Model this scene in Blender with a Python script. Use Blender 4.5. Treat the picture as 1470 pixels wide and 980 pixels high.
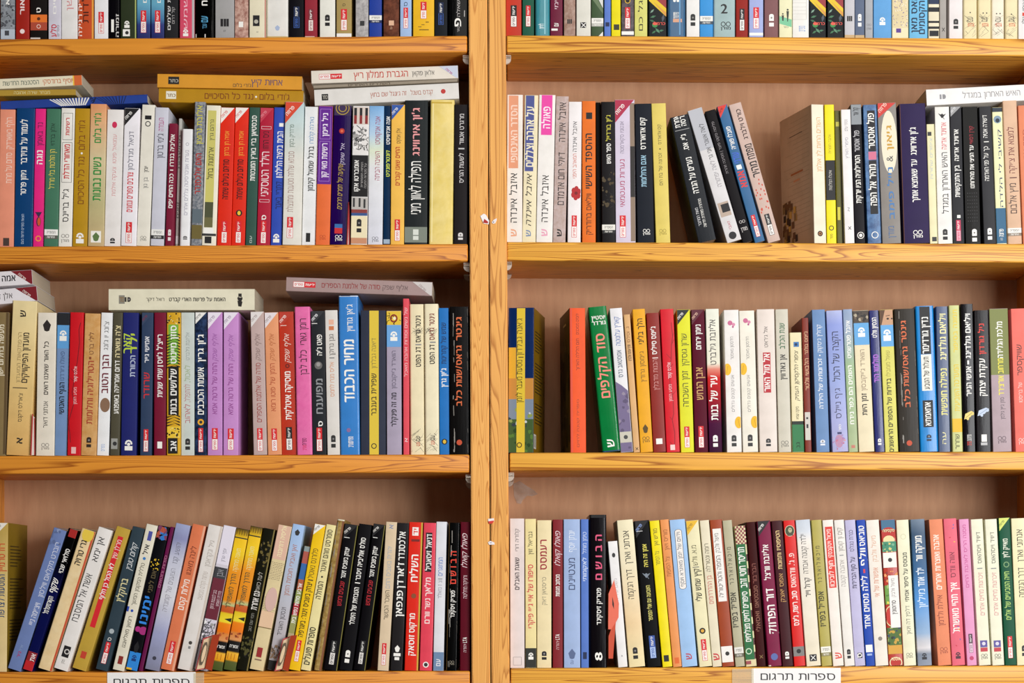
import bpy, bmesh, math, random
from mathutils import Vector, Matrix
from mathutils.geometry import delaunay_2d_cdt
random.seed(7)
for o in list(bpy.data.objects): bpy.data.objects.remove(o)
SCN = bpy.context.scene
COL = SCN.collection
PI = math.pi
# ------------------------------------------------------------------ camera (distances in metres)
S = 0.00105          # metres per photo pixel on the shelf front plane
DIST = 3.5           # camera to shelf fronts
EYE = 1.40           # eye height above floor
HOR = 850.0          # photo row of the horizon
cd = bpy.data.cameras.new('camera'); cam = bpy.data.objects.new('camera', cd); COL.objects.link(cam)
cd.sensor_width = 36.0; cd.lens = 36.0 * DIST / (1470 * S)
cd.shift_y = (HOR - 490) / 1470.0
cam.location = (0, -DIST, EYE); cam.rotation_euler = (PI/2, 0, 0)
cd.clip_start = .05; cd.clip_end = 50
SCN.camera = cam
# ------------------------------------------------------------------ world and lamps
wd = bpy.data.worlds.new('world'); SCN.world = wd; wd.use_nodes = True
bg = wd.node_tree.nodes['Background']; bg.inputs[0].default_value = (1.0, .97, .93, 1); bg.inputs[1].default_value = .1
def area(name, loc, target, sx, sy, power, col):
    l = bpy.data.lights.new(name, 'AREA'); l.shape = 'RECTANGLE'; l.size = sx; l.size_y = sy; l.energy = power; l.color = col
    o = bpy.data.objects.new(name, l); COL.objects.link(o); o.location = loc
    o.rotation_euler = (Vector(target) - Vector(loc)).to_track_quat('-Z', 'Y').to_euler()
area('ceiling_lamp', (.9, -2.4, 2.7), (.1, 0, 1.6), 2.4, 1.0, 25, (1, .965, .92))
area('front_fill_light', (2.2, -3.8, 1.72), (.15, 0, 1.5), 1.8, 1.4, 153, (.97, .98, 1))  # frontal fill light added to brighten the back panels, not a known window
vs = SCN.view_settings; vs.view_transform = 'Standard'; vs.look = 'None'; vs.gamma = 1; vs.use_curve_mapping = False
vs.exposure = 0.0
# ------------------------------------------------------------------ helpers
def WX(px, y=0.0): return (px - 735) * S * (1 + y / DIST)
def WZ(py, y=0.0): return EYE + (HOR - py) * S * (1 + y / DIST)
def lin(h):
    if not isinstance(h, str): return tuple(h) + (1,)
    h = h.lstrip('#')
    if len(h) == 3: h = ''.join(c*2 for c in h)
    out = []
    for i in (0, 2, 4):
        c = int(h[i:i+2], 16) / 255
        out.append(c / 12.92 if c <= .04045 else ((c + .055) / 1.055) ** 2.4)
    return tuple(out) + (1,)
MATS = {}
def nt(m):
    m.use_nodes = True; t = m.node_tree; return t, t.nodes['Principled BSDF']
def mat_print(col):
    k = ('pr', col)
    if k in MATS: return MATS[k]
    m = bpy.data.materials.new('print_ink'); t, b = nt(m)
    b.inputs['Base Color'].default_value = lin(col); b.inputs['Roughness'].default_value = .5
    b.inputs['Specular IOR Level'].default_value = .3
    MATS[k] = m; return m
def deep(h):
    c = lin(h); return tuple(max(0, x * 1.03 - .010) for x in c[:3]) + (1,)
def mat_cover(col, gl=.48, pat=None, grad=None, h=.2, seed=0):
    k = ('cv', col, gl, pat, tuple(grad) if grad else None, round(h, 3) if grad else 0)
    if k in MATS: return MATS[k]
    m = bpy.data.materials.new('book_cover'); t, b = nt(m); N = t.nodes; L = t.links
    tc = N.new('ShaderNodeTexCoord')
    src = None
    if grad:
        sx = N.new('ShaderNodeSeparateXYZ'); L.new(tc.outputs['Object'], sx.inputs[0])
        dv = N.new('ShaderNodeMath'); dv.operation = 'DIVIDE'; dv.inputs[1].default_value = h; L.new(sx.outputs['Z'], dv.inputs[0])
        r = N.new('ShaderNodeValToRGB'); L.new(dv.outputs[0], r.inputs[0])
        e = r.color_ramp.elements
        e[0].position = grad[0][0]; e[0].color = deep(grad[0][1]); e[1].position = grad[-1][0]; e[1].color = deep(grad[-1][1])
        for p, c in grad[1:-1]:
            q = e.new(p); q.color = deep(c)
        src = r.outputs[0]
    n1 = N.new('ShaderNodeTexNoise'); n1.inputs['Scale'].default_value = 45; n1.inputs['Detail'].default_value = 4
    L.new(tc.outputs['Object'], n1.inputs[0])
    if pat:
        n2 = N.new('ShaderNodeTexNoise'); n2.inputs['Scale'].default_value = pat[1] * 4; n2.inputs['Detail'].default_value = 6; n2.inputs['Roughness'].default_value = .65
        L.new(tc.outputs['Object'], n2.inputs[0])
        r2 = N.new('ShaderNodeValToRGB'); L.new(n2.outputs[0], r2.inputs[0])
        r2.color_ramp.elements[0].position = .38; r2.color_ramp.elements[1].position = .62
        r2.color_ramp.elements[0].color = deep(col); r2.color_ramp.elements[1].color = deep(pat[0])
        src = r2.outputs[0]
    mx = N.new('ShaderNodeMix'); mx.data_type = 'RGBA'; mx.blend_type = 'MULTIPLY'; mx.inputs[0].default_value = 1
    rr = N.new('ShaderNodeValToRGB'); L.new(n1.outputs[0], rr.inputs[0])
    rr.color_ramp.elements[0].position = .3; rr.color_ramp.elements[1].position = .6
    rr.color_ramp.elements[0].color = (.9, .9, .89, 1); rr.color_ramp.elements[1].color = (1, 1, 1, 1)
    if src: L.new(src, mx.inputs[6])
    else: mx.inputs[6].default_value = deep(col)
    L.new(rr.outputs[0], mx.inputs[7]); L.new(mx.outputs[2], b.inputs['Base Color'])
    b.inputs['Roughness'].default_value = gl; lum = sum(lin(col)[:3]) / 3
    b.inputs['Specular IOR Level'].default_value = (.12 if lum < .06 else .25) if gl > .3 else (.14 if lum < .06 else .3)
    if gl < .4:
        bp = N.new('ShaderNodeBump'); bp.inputs['Strength'].default_value = .25; bp.inputs['Distance'].default_value = .001
        mp = N.new('ShaderNodeMapping'); mp.inputs['Scale'].default_value = (160, 160, 14); L.new(tc.outputs['Object'], mp.inputs[0])
        n3 = N.new('ShaderNodeTexNoise'); n3.inputs['Scale'].default_value = 1; n3.inputs['Detail'].default_value = 3
        L.new(mp.outputs[0], n3.inputs[0]); L.new(n3.outputs[0], bp.inputs['Height']); L.new(bp.outputs[0], b.inputs['Normal'])
    MATS[k] = m; return m
def mat_pages():
    if 'pages' in MATS: return MATS['pages']
    m = bpy.data.materials.new('page_edges'); t, b = nt(m); N = t.nodes; L = t.links
    tc = N.new('ShaderNodeTexCoord'); mp = N.new('ShaderNodeMapping'); mp.inputs['Scale'].default_value = (2600, 3, 3); L.new(tc.outputs['Object'], mp.inputs[0])
    n = N.new('ShaderNodeTexNoise'); n.inputs['Scale'].default_value = 1; L.new(mp.outputs[0], n.inputs[0])
    r = N.new('ShaderNodeValToRGB'); L.new(n.outputs[0], r.inputs[0]); r.color_ramp.elements[0].color = lin('#a8987c'); r.color_ramp.elements[1].color = lin('#ddd2bc')
    L.new(r.outputs[0], b.inputs['Base Color']); b.inputs['Roughness'].default_value = .85
    MATS['pages'] = m; return m
def mat_wood(name, axis, light='#f0a240', dark='#b0601a', seed=0.0, dens=1.0):
    m = bpy.data.materials.new(name); t, b = nt(m); N = t.nodes; L = t.links
    tc = N.new('ShaderNodeTexCoord'); mp = N.new('ShaderNodeMapping'); L.new(tc.outputs['Object'], mp.inputs[0])
    mp.inputs['Location'].default_value = (seed, seed * 1.7, seed * .6)
    st = [30, 30, 30]; st[axis] = 1.3; mp.inputs['Scale'].default_value = st
    n = N.new('ShaderNodeTexNoise'); n.inputs['Scale'].default_value = 1.0; n.inputs['Detail'].default_value = 2; n.inputs['Distortion'].default_value = .5
    L.new(mp.outputs[0], n.inputs[0])
    ml = N.new('ShaderNodeMath'); ml.operation = 'MULTIPLY'; ml.inputs[1].default_value = 20 * dens; L.new(n.outputs[0], ml.inputs[0])
    fr = N.new('ShaderNodeMath'); fr.operation = 'FRACT'; L.new(ml.outputs[0], fr.inputs[0])
    r = N.new('ShaderNodeValToRGB'); L.new(fr.outputs[0], r.inputs[0]); e = r.color_ramp.elements
    e[0].position = 0; e[0].color = (0, 0, 0, 1); e[1].position = 1; e[1].color = (0.05, .05, .05, 1)
    q = e.new(.62); q.color = (.12, .12, .12, 1); q = e.new(.9); q.color = (.8, .8, .8, 1)
    mp2 = N.new('ShaderNodeMapping'); st2 = [420, 420, 420]; st2[axis] = 9; mp2.inputs['Scale'].default_value = st2; L.new(tc.outputs['Object'], mp2.inputs[0])
    n2 = N.new('ShaderNodeTexNoise'); n2.inputs['Scale'].default_value = 1; n2.inputs['Detail'].default_value = 3; L.new(mp2.outputs[0], n2.inputs[0])
    ad = N.new('ShaderNodeMath'); ad.operation = 'MULTIPLY_ADD'; ad.inputs[1].default_value = .22; L.new(n2.outputs[0], ad.inputs[0]); L.new(r.outputs[0], ad.inputs[2])
    # knots
    mk = N.new('ShaderNodeMapping'); sk = [9, 9, 9]; sk[axis] = 2.4; mk.inputs['Scale'].default_value = sk; mk.inputs['Location'].default_value = (seed*3, .3, seed)
    L.new(tc.outputs['Object'], mk.inputs[0])
    vo = N.new('ShaderNodeTexVoronoi'); vo.inputs['Scale'].default_value = 1; L.new(mk.outputs[0], vo.inputs[0])
    rk = N.new('ShaderNodeValToRGB'); L.new(vo.outputs['Distance'], rk.inputs[0]); rk.color_ramp.elements[0].position = .05; rk.color_ramp.elements[1].position = .11
    rk.color_ramp.elements[0].color = (.8, .8, .8, 1); rk.color_ramp.elements[1].color = (0, 0, 0, 1)
    a2 = N.new('ShaderNodeMath'); a2.operation = 'MAXIMUM'; L.new(ad.outputs[0], a2.inputs[0]); L.new(rk.outputs[0], a2.inputs[1])
    mx = N.new('ShaderNodeMix'); mx.data_type = 'RGBA'; mx.inputs[6].default_value = lin(light); mx.inputs[7].default_value = lin(dark)
    L.new(a2.outputs[0], mx.inputs[0]); L.new(mx.outputs[2], b.inputs['Base Color'])
    b.inputs['Roughness'].default_value = .42; b.inputs['Specular IOR Level'].default_value = .35
    return m
def mat_simple(name, col, rough=.5, metal=0, noise=0, sc=20, trans=0, c2=None):
    k = (name, str(col));
    if k in MATS: return MATS[k]
    m = bpy.data.materials.new(name); t, b = nt(m); N = t.nodes; L = t.links
    b.inputs['Base Color'].default_value = lin(col); b.inputs['Roughness'].default_value = rough; b.inputs['Metallic'].default_value = metal
    b.inputs['Transmission Weight'].default_value = trans
    if noise:
        tc = N.new('ShaderNodeTexCoord'); n = N.new('ShaderNodeTexNoise'); n.inputs['Scale'].default_value = sc; n.inputs['Detail'].default_value = 5
        L.new(tc.outputs['Object'], n.inputs[0]); r = N.new('ShaderNodeValToRGB'); L.new(n.outputs[0], r.inputs[0])
        r.color_ramp.elements[0].position = .35; r.color_ramp.elements[1].position = .65
        r.color_ramp.elements[0].color = lin(c2 or col); r.color_ramp.elements[1].color = lin(col); L.new(r.outputs[0], b.inputs['Base Color'])
    MATS[k] = m; return m
def link(name, verts, faces, mats, fm=None, parent=None, smooth=False):
    me = bpy.data.meshes.new(name); me.from_pydata(verts, [], faces)
    for m in mats: me.materials.append(m)
    if fm: me.polygons.foreach_set('material_index', fm)
    if smooth: me.polygons.foreach_set('use_smooth', [True] * len(faces))
    me.update()
    o = bpy.data.objects.new(name, me); COL.objects.link(o)
    if parent: o.parent = parent
    return o
def box(name, lo, hi, m, parent=None, bev=0.0):
    bm = bmesh.new(); bmesh.ops.create_cube(bm, size=1)
    for v in bm.verts:
        v.co = Vector([lo[i] + (v.co[i] + .5) * (hi[i] - lo[i]) for i in range(3)])
    if bev: bmesh.ops.bevel(bm, geom=bm.edges[:], offset=bev, segments=3, affect='EDGES', profile=.5)
    me = bpy.data.meshes.new(name); bm.to_mesh(me); bm.free(); me.materials.append(m)
    o = bpy.data.objects.new(name, me); COL.objects.link(o); o.parent = parent
    return o
def thing(name, label, cat, group=None, loc=(0, 0, 0)):
    o = bpy.data.objects.new(name, None); COL.objects.link(o); o.location = loc; o.empty_display_size = .03
    o['label'] = label; o['category'] = cat
    if group: o['group'] = group
    return o
# ------------------------------------------------------------------ setting
floor = box('floor', (-4, -5, -.05), (4, .6, 0), mat_simple('floor_tiles', '#a89a88', .5, noise=1, c2='#948676')); floor['kind'] = 'structure'
wb = box('wall_back', (-4, .25, 0), (4, .35, 3.0), mat_simple('wall_paint', '#d8d0c4', .8)); wb['kind'] = 'structure'
# ------------------------------------------------------------------ the two bookcases
SHD = .20
LINE = {  # shelf top line on the photo: (x, y) to (x, y), board front height in px
 '1L': ((0, 56), (670, 51), 24), '2L': ((0, 353.8), (670, 349.8), 25), '3L': ((0, 654), (670, 652), 26), '4L': ((0, 964.3), (673, 962.8), 26),
 '1R': ((733, 50.3), (1470, 55.3), 25), '2R': ((733, 347), (1470, 349.8), 27), '3R': ((736, 649.5), (1470, 648.2), 26), '4R': ((738, 959), (1470, 955), 26)}
def shelf_py(key, px):
    (x0, y0), (x1, y1), _ = LINE[key]; return y0 + (y1 - y0) * (px - x0) / (x1 - x0)
def shelf_z(key, wx): return WZ(shelf_py(key, wx / S + 735))
mback = mat_simple('plywood_back', '#cc9c76', .7, noise=1, sc=1, c2='#ac7c58')
_t = mback.node_tree; _mp = _t.nodes.new('ShaderNodeMapping'); _mp.inputs['Scale'].default_value = (55, 55, 9)
for _n in _t.nodes:
    if _n.type == 'TEX_NOISE': _t.links.new([q for q in _t.nodes if q.type == 'TEX_COORD'][0].outputs['Object'], _mp.inputs[0]); _t.links.new(_mp.outputs[0], _n.inputs[0]); _n.inputs['Detail'].default_value = 6; _n.inputs['Roughness'].default_value = .6
    if _n.type == 'VALTORGB': _n.color_ramp.elements[0].position = .2; _n.color_ramp.elements[1].position = .8
def hexa(name, x0, x1, zt0, zt1, th, y0, y1, m, parent, bev=.0025):
    bm = bmesh.new(); bmesh.ops.create_cube(bm, size=1)
    for v in bm.verts:
        fx = v.co.x + .5; x = x0 + fx * (x1 - x0); z = zt0 + fx * (zt1 - zt0) - (th if v.co.z < 0 else 0)
        v.co = Vector((x, y0 + (v.co.y + .5) * (y1 - y0), z))
    bmesh.ops.bevel(bm, geom=bm.edges[:], offset=bev, segments=3, affect='EDGES', profile=.5)
    me = bpy.data.meshes.new(name); bm.to_mesh(me); bm.free(); me.materials.append(m)
    for p in me.polygons: p.use_smooth = True
    me.set_sharp_from_angle(angle=.6)
    o = bpy.data.objects.new(name, me); COL.objects.link(o); o.parent = parent; return o
def upright(name, xt0, xt1, xb0, xb1, m, parent):   # x px at photo rows 0 and 980
    ztop, zbot = WZ(-240), 0.0
    def xa(a, b, z): 
        py = min(980, max(-20, HOR - (z - EYE) / S)); return WX(a + (b - a) * py / 980)
    vs_ = []
    for z in (zbot, WZ(980), ztop):
        l, r = xa(xt0, xb0, z), xa(xt1, xb1, z)
        vs_ += [(l, -.003, z), (r, -.003, z), (r, SHD + .004, z), (l, SHD + .004, z)]
    bm = bmesh.new(); V = [bm.verts.new(v) for v in vs_]
    for f in ((0,3,2,1),(8,9,10,11)) + tuple((k+i, k+(i+1)%4, k+4+(i+1)%4, k+4+i) for k in (0,4) for i in range(4)): bm.faces.new([V[i] for i in f])
    bmesh.ops.bevel(bm, geom=bm.edges[:], offset=.0016, segments=2, affect='EDGES')
    me = bpy.data.meshes.new(name); bm.to_mesh(me); bm.free(); me.materials.append(m)
    o = bpy.data.objects.new(name, me); COL.objects.link(o); o.parent = parent; return o
mclip = mat_simple('clear_plastic_clip', '#d8d0c4', .25); mclip.node_tree.nodes['Principled BSDF'].inputs['Alpha'].default_value = .55
msteel = mat_simple('pin_steel', '#d8d4cc', .3, 1)
def clip(px, py, side, y, parent):
    # D shaped clear plastic holder with a steel pin, screwed to the upright under a board
    x, z = WX(px, y), WZ(py, y); w = .0085; h = .0135
    pts = [(0, 0), (w, 0)] + [(w * math.cos(a), -h * .45 - h * .55 * math.sin(a)) for a in [i * PI / 12 for i in range(0, 7)]]
    vs_ = []; 
    for yy_ in (y, y + .006):
        vs_ += [(x + side * p[0], yy_, z + p[1]) for p in pts]
    n = len(pts); fs = [list(range(n)), list(range(2*n - 1, n - 1, -1))] + [[i, (i+1) % n, n + (i+1) % n, n + i] for i in range(n)]
    c = link('shelf_clip', vs_, fs, [mclip], parent=parent)
    bm = bmesh.new(); bmesh.ops.create_cone(bm, cap_ends=True, segments=12, radius1=.0018, radius2=.0018, depth=.01)
    bmesh.ops.transform(bm, matrix=Matrix.Translation((x + side * .003, y - .0005, z - .004)) @ Matrix.Rotation(PI/2, 4, 'Y'), verts=bm.verts)
    me = bpy.data.meshes.new('steel_pin'); bm.to_mesh(me); bm.free(); me.materials.append(msteel)
    o = bpy.data.objects.new('steel_pin', me); COL.objects.link(o); o.parent = c
for side in 'LR':
    bc = thing('bookcase', 'pine bookcase %s of the centre seam, shelves packed with books' % ('left' if side == 'L' else 'right'), 'bookcase', 'pine bookcases standing side by side')
    if side == 'L':
        upright('upright_panel', 672, 698.6, 677.5, 703.9, mat_wood('pine_upright', 2, '#f6b660', '#c98032', 1.3, 2.2), bc)
        upright('upright_panel', -64, -37, -62, -35, mat_wood('pine_upright', 2, seed=4), bc)
        xl0, xl1 = -36, 670.6; wx0, wx1 = WX(-60), WX(700)
    else:
        upright('upright_panel', 700.2, 724.6, 705.6, 731.6, mat_wood('pine_upright', 2, '#f5b35c', '#b8722a', 6.1, 1.2), bc)
        upright('upright_panel', 1500, 1527, 1502, 1529, mat_wood('pine_upright', 2, seed=8), bc)
        xl0, xl1 = 727.5, 1499; wx0, wx1 = WX(704), WX(1525)
    for i, r in enumerate('1234'):
        key = r + side; th = LINE[key][2] * S
        dx = (0, 1.0, 3.2, 4.0)[i]
        a, b_ = (xl0, xl1 + dx) if side == 'L' else (xl0 + (0, .4, 4, 5.5)[i], xl1)
        hexa('shelf_board', WX(a), WX(b_), WZ(shelf_py(key, a)), WZ(shelf_py(key, b_)), th, 0, SHD, mat_wood('pine_board', 0, '#f9b848' if side == 'R' else '#ee9c34', '#9a4e0c', 2.1 * i + (5 if side == 'R' else 0) + .7, (.8, 1.5, .8, 1)[i] * (1 if side == 'L' else .9)), bc)
    for py in (-215, 1260, 1560, 1860, 2150):
        hexa('shelf_board', WX(xl0), WX(xl1), WZ(py), WZ(py), .026, 0, SHD, MATS.setdefault('pbx', mat_wood('pine_board', 0, seed=3)), bc)
    box('back_panel', (wx0, SHD + .0005, .02), (wx1, SHD + .0035, WZ(-215)), mback, bc)
    cx, sd = ((672.5, -1), (725.5, 1))[side == 'R']
    for k, (py, dxx) in enumerate(((79, 0), (377 if side == 'L' else 375, 1), (681 if side == 'L' else 678, 4))):
        clip(cx + dxx * (1 if side == 'L' else 1.1), py, sd, .012, bc)
        clip(cx + dxx, py + (14 if k < 2 else 8), sd, .15, bc)
# ------------------------------------------------------------------ book data
# B(look, cover colour, bottom left/right px, top left/right px, top px, prints, options)
ROWS = {}
def ROW(key, y0, sc): 
    global CUR, Y0, SC
    CUR = ROWS.setdefault(key, []); Y0 = y0; SC = sc
def B(look, col, x0, x1, X0, X1, ytop, prints=(), **o):
    CUR.append(dict(look=look, col=col, xb=(x0, x1), xt=(X0, X1), yt=ytop, pr=list(prints), o=o, flat=None))
def H(look, col, xl, xr, ytl, ybl, ytr, ybr, prints=(), **o):
    CUR.append(dict(look=look, col=col, flat=(xl, xr, ytl, ybl, ytr, ybr), pr=list(prints), o=o))
def yy(v): return Y0 + v / SC
def T(s, a, b, col, sz=None, u=0.0, bold=0, sk=0): return ('T', s, yy(a), yy(b), col, sz, u, bold, sk)
def P(a, b, col, u0=0.0, u1=1.0): return ('P', yy(a), yy(b), col, u0, u1)
def YD(a, b, c1='#d8232a', c2='#f4efea', u=0.0): return ('Y', yy(a), yy(b), c1, c2, u)
def AR(a, b, col, u=0.0): return ('A', yy(a), yy(b), col, u)
def ST(a, b, col, u=0.0): return ('S', yy(a), yy(b), col, u)
def MD(a, b, col, u=0.0): return ('M', yy(a), yy(b), col, u)
def BD(a, b, top='#f2f0ea', low='#5d5d55'): return ('B', yy(a), yy(b), top, low)
def SA(col, tc='#f4f0ea', k=1.15, s='פרוזה'): return ('C', col, tc, k, s)
def DI(a, r, col, u=0.0, ring=0.0, asp=1.0): return ('D', yy(a), r, col, u, ring, asp)
def SH(a, b, col, u=0.0): return T('ש', a, b, col, None, u, 1) + ('big',)
W='#f3f1ea'; K='#1d1b1c'; G='#6d6a68'; R='#c9242b'; YL='#eec73a'

ROW('2L', 80, 3.5)
B('salmon pink book with pale lettering at the left frame edge','#ea967a',-2,19.5,0,22,157,[T('רולף באוארדיק  סדום על מרות',310,640,'#f6d6c4',8,3),P(915,955,'#4a3a34',.3,.7)])
B('wide dark navy blue book with bold white lettering beside the salmon book','#1d4474',20,46,24,50,155,[T('לעמוד על ונזידבר',320,545,W,8.5,-1,1),T('גיתון פרטר',575,700,W,7.5,-1,1),T('הוצאת ספרים חדשה בעם',795,945,'#b9cbe0',3.5,-1)],gl=.3)
B('narrow magenta pink book with orange ring mark','#ea3083',47,62.5,51,66,156,[T('נד באומן',335,452,'#5a1a4a',7),T('נוגה',475,545,W,8,0,1),('F',yy(785),yy(865),'#d0582a','#3a2a4a'),DI(918,4.2,'#f09a3c',0,.35)])
B('plain green book with yellow title and white label band','#48785f',63,82.5,67,87,156,[T('אלון ברדוי',340,450,'#20352a',5.5),T('הן הולכות בלי מרדל',470,668,'#e2cf58',7),BD(872,920)])
B('white book with red lettering inside two drawn black frames','#efebe2',83.5,103,88.5,107.5,155,[('O',yy(288),yy(422),'#333'),('O',yy(436),yy(636),'#333'),T('רשימות',312,400,R,5,0,1),T('מאחורי הדלת',445,618,R,7.5,0,1),T("ג'יל בריינס",670,835,K,8),MD(895,937,'#9a9690')])
B('mustard yellow book with brown title and white star mark','#bb8f22',103.5,125.5,108.5,129,155.5,[T("ג'ודי בלום",325,472,'#7d4512',8.5),DI(490,1.5,W),T('נגד כל הסיכויים',508,745,'#7d4512',8.5),ST(890,942,W)])
B('tall tan book with green lettering and white tree mark','#cdb486',126,149,130,153,149,[T("ג'ודי בלום",288,438,'#2f8a3d',9,0,1),T('נשים נבונות',510,728,'#2f8a3d',11,0,1),P(880,938,'#f3efe4',.18,.82),('V',yy(886),yy(932),'#5f7a45')],grad=[(0,'#cbb184'),(.3,'#bdb483'),(.62,'#d9c79d'),(.93,'#e2a877'),(1,'#e39a6c')])
B('off white book with small crimson drop near the top','#ebe6e2',149.5,173,154,178,157,[DI(347,3.6,'#cf2f58',-1,0,1.3),T('עמנואל פינטו  צעקה אילמת',395,705,'#d79a9a',5),AR(915,945,'#2b2b2b')])
B('white book with black corner and bold red title','#f0ecf0',173.5,195.5,179,201,155,[SA('#1d1b1c'),T('דניאל מנדלסון',380,575,'#6a6a78',6.5),T('צורבים ספורים ונמוגים',585,785,'#d0303a',8,0,1),YD(835,940)])
B('cream book with small black figure near the top','#eae5d7',196,214.5,204,223,150,[P(300,320,K,.25,.75),DI(342,4,'#2b2b2b',0,.3),T('יומן',555,585,K,5),T('בן נון',610,665,'#777',5),MD(905,930,'#8c8880')])
B('pale lavender book with magenta word at the top','#cfcfda',215,236,224,241,154,[T('העמדה',312,378,'#b03a78',7),T("ג'ימי ברטון",392,514,'#3b3b46',8),BD(872,920,'#efeee8','#2c2c2c')])
B('short maroon book with white lettering beside the lavender book','#7d1f38',236.5,250,243.5,255,177,[T('אוליביה בנדרו',395,555,W,5.5,0,1),P(572,577,W,.3,.7),T('ככה החיים יפים',592,765,W,5.5,0,1),AR(872,935,'#e9dede')])
B('grey book mostly hidden behind a shorter white one','#b7b5ae',250.5,256,256,261,170,[T('מחשבות',400,570,'#444',3),T('זמנים',735,815,'#333',3),P(905,945,'#ddd')],back=.012)
B('shortest white book with rounded top and faint grey lettering','#f0eff0',256.5,274.5,262,277,185,[DI(444,2.4,'#a8a8ae',0,.3),T('נערות אוניברסיטה צללים אחרים',475,800,'#a9a6b4',5),AR(905,925,'#555')],rr=.004)
B('silver mottled glossy book with yellow and red lettering','#a2a3a6',275,288.5,279,296,146,[T('אלזבת נרוצון',250,445,'#d8cf3a',7),T('האם אלכסנדר',490,695,'#b02a24',8,0,1),P(770,840,'#5f6c74',.0,1),P(850,920,'#6e6132',.0,1)],pat=('#5d6470',60),gl=.2)
B('cream book with olive yellow panel and dark green foot','#efe9d5',289,310.5,297,316.5,151,[P(275,735,'#cfc76c',.12,.72),P(735,862,'#4d5136',.12,.72),P(812,862,'#6e6a42',.12,.72),T('גרהם גרין',320,425,'#555540',5,-1),T('ארמונות בחול',460,620,'#3a3a2c',7,-1),P(865,893,W,.1,.8),P(893,905,'#333',0,1),P(908,942,'#222',.2,.68)])
B('bright red book with white corner and no emblem','#e2311f',311,331.5,317,337,154,[SA('#f2ede6','#d8504a'),T('אמיה חן ברמן',378,503,'#f2a33a',6),T("סודיהם בעילום שימחה",520,720,'#2a0f10',8,0,1),YD(830,940)])
B('bright red book with white corner and round black and yellow emblem','#e2311f',332,351.5,338,357.5,154,[SA('#f2ede6','#d8504a'),T('אמיה חן ברמן',378,503,'#f2a33a',6),T("סודיהם בעילום שימחה",520,720,'#2a0f10',8,0,1),DI(790,4.6,K),DI(790,2.4,YL,0,0,1.3),YD(830,940)])
B('slim dark green book with bold white lettering','#37574c',352,367.5,358.5,373,154,[T('סבסטיאן ברי',300,450,W,6.5,0,1),T('בארץ המובטחת',462,628,W,6.5,0,1),T('עם',905,940,'#cfd8d0',3)])
B('crimson book with large white title between brackets','#b2243c',368,387.5,374,392.5,154.5,[SA('#c43a4e','#e38a94'),('O',yy(355),yy(368),'#f1d4d8'),T('ניס החזו',380,468,'#3a0c18',8),T('הילד הטוסקני',482,705,'#f3dfe0',10.5),('O',yy(722),yy(735),'#f1d4d8'),T('ס',800,825,W,6,0,1),YD(830,942)])
B('royal blue book with white house emblem at the top','#3450b4',388,404.5,394,409,154,[P(338,356,W,.5,.9),T('הבית בקצה הלילה',380,600,W,8,2,1),P(606,612,W,.35,.95),T('קתרין באנר',632,770,'#16204e',8,2),ST(895,938,W)])
B('wide cream book with pale teal top and red corner','#e2dfd4',405,432.5,410,436,146,[SA('#d8492f','#f3e8e0'),T('פרדריק בקמן',345,460,'#5f7466',5.5,-3),T('סבתא שלחה מטענות ומתנצלת',480,785,'#a98d86',8,-3),YD(810,915,'#d8232a','#f4efea',-3)],grad=[(0,'#e5e1d6'),(.6,'#e2e0d6'),(.85,'#c7d8d6'),(1,'#b7ccd0')])
B('white book with blue author and black title beside the teal topped book','#e9eaea',433,452.5,438,457,153,[T("נאדג'ה קלמרו",308,440,'#4c86b8',5.5,1),T('ברגל שמאל קינמון',455,680,'#222',7,1,1),P(890,935,'#222',.3,.62)])
B('book with violet dotted upper part and orange lower part','#e9703c',453,473,457.5,478,152,[P(252,645,'#632090'),('O',yy(268),yy(418),'#b98ad6'),('O',yy(430),yy(630),'#b98ad6'),T('ניל גיימן',288,405,'#f2e6f4',7,0,1),T('רשימת מאי קון',440,612,'#f2e6f4',7.5,0,1),MD(900,925,'#c2562c')])
B('dark indigo glossy book with gold ornament and red flower','#2a1650',474,497.5,479,505,151,[P(250,300,'#3a2850'),DI(262,10,'#b59a3a',0,.12),DI(262,6,'#b59a3a',0,.2),DI(378,4,'#b02a24'),DI(378,2,'#e06a4a'),T('אל שפק',440,545,'#cfc3dc',5,2),T('שקיעה של תמרים חרוכים',545,772,'#c3a64a',6.5,0,0,.3),P(845,893,'#2f6aa8',.25,.7),P(865,893,'#c9242b',.25,.7),MD(900,930,W)],gl=.2)
B('white collage book with black title block and drawn figures','#e9e5e2',503,527,507,530,152,[P(258,345,'#d8c9be'),P(262,300,'#222',.08,.25),P(262,300,'#222',.42,.58),P(262,300,'#222',.76,.92),P(300,342,'#8c2a2a',.08,.25),P(300,342,'#8c2a2a',.42,.58),P(300,342,'#8c2a2a',.76,.92),('Q',yy(350),yy(496),'#6a6a6a'),P(500,708,'#141214'),T('אומברטו אקו',525,682,W,6,-5,1),T('המחזה המסתורית',535,660,'#a9a5a2',3,3),T('על מטרות החבה',540,665,'#a9a5a2',3,8),P(712,770,'#b9b4ae'),P(715,760,'#333',.1,.22),P(715,760,'#333',.45,.57),P(720,765,'#333',.75,.87),P(772,790,'#8a3a34'),P(790,803,'#34548a'),P(806,944,'#ecdfb8'),AR(820,895,K),P(915,944,'#c98d6a')])
B('book fading from sky blue top to pale grey with plum lettering','#dcdde4',527.5,549.5,531,551,152,[T('אנה אנקוויסט',305,445,'#a02f52',6.5,2),T('השיבה הביתה',480,625,'#a02f52',6.5,2),MD(908,935,'#7a7a82')],grad=[(0,'#d9dae4'),(.55,'#e4e4e6'),(.68,'#dfe8ce'),(.8,'#b9d3ea'),(1,'#7eb0e0')])
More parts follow.
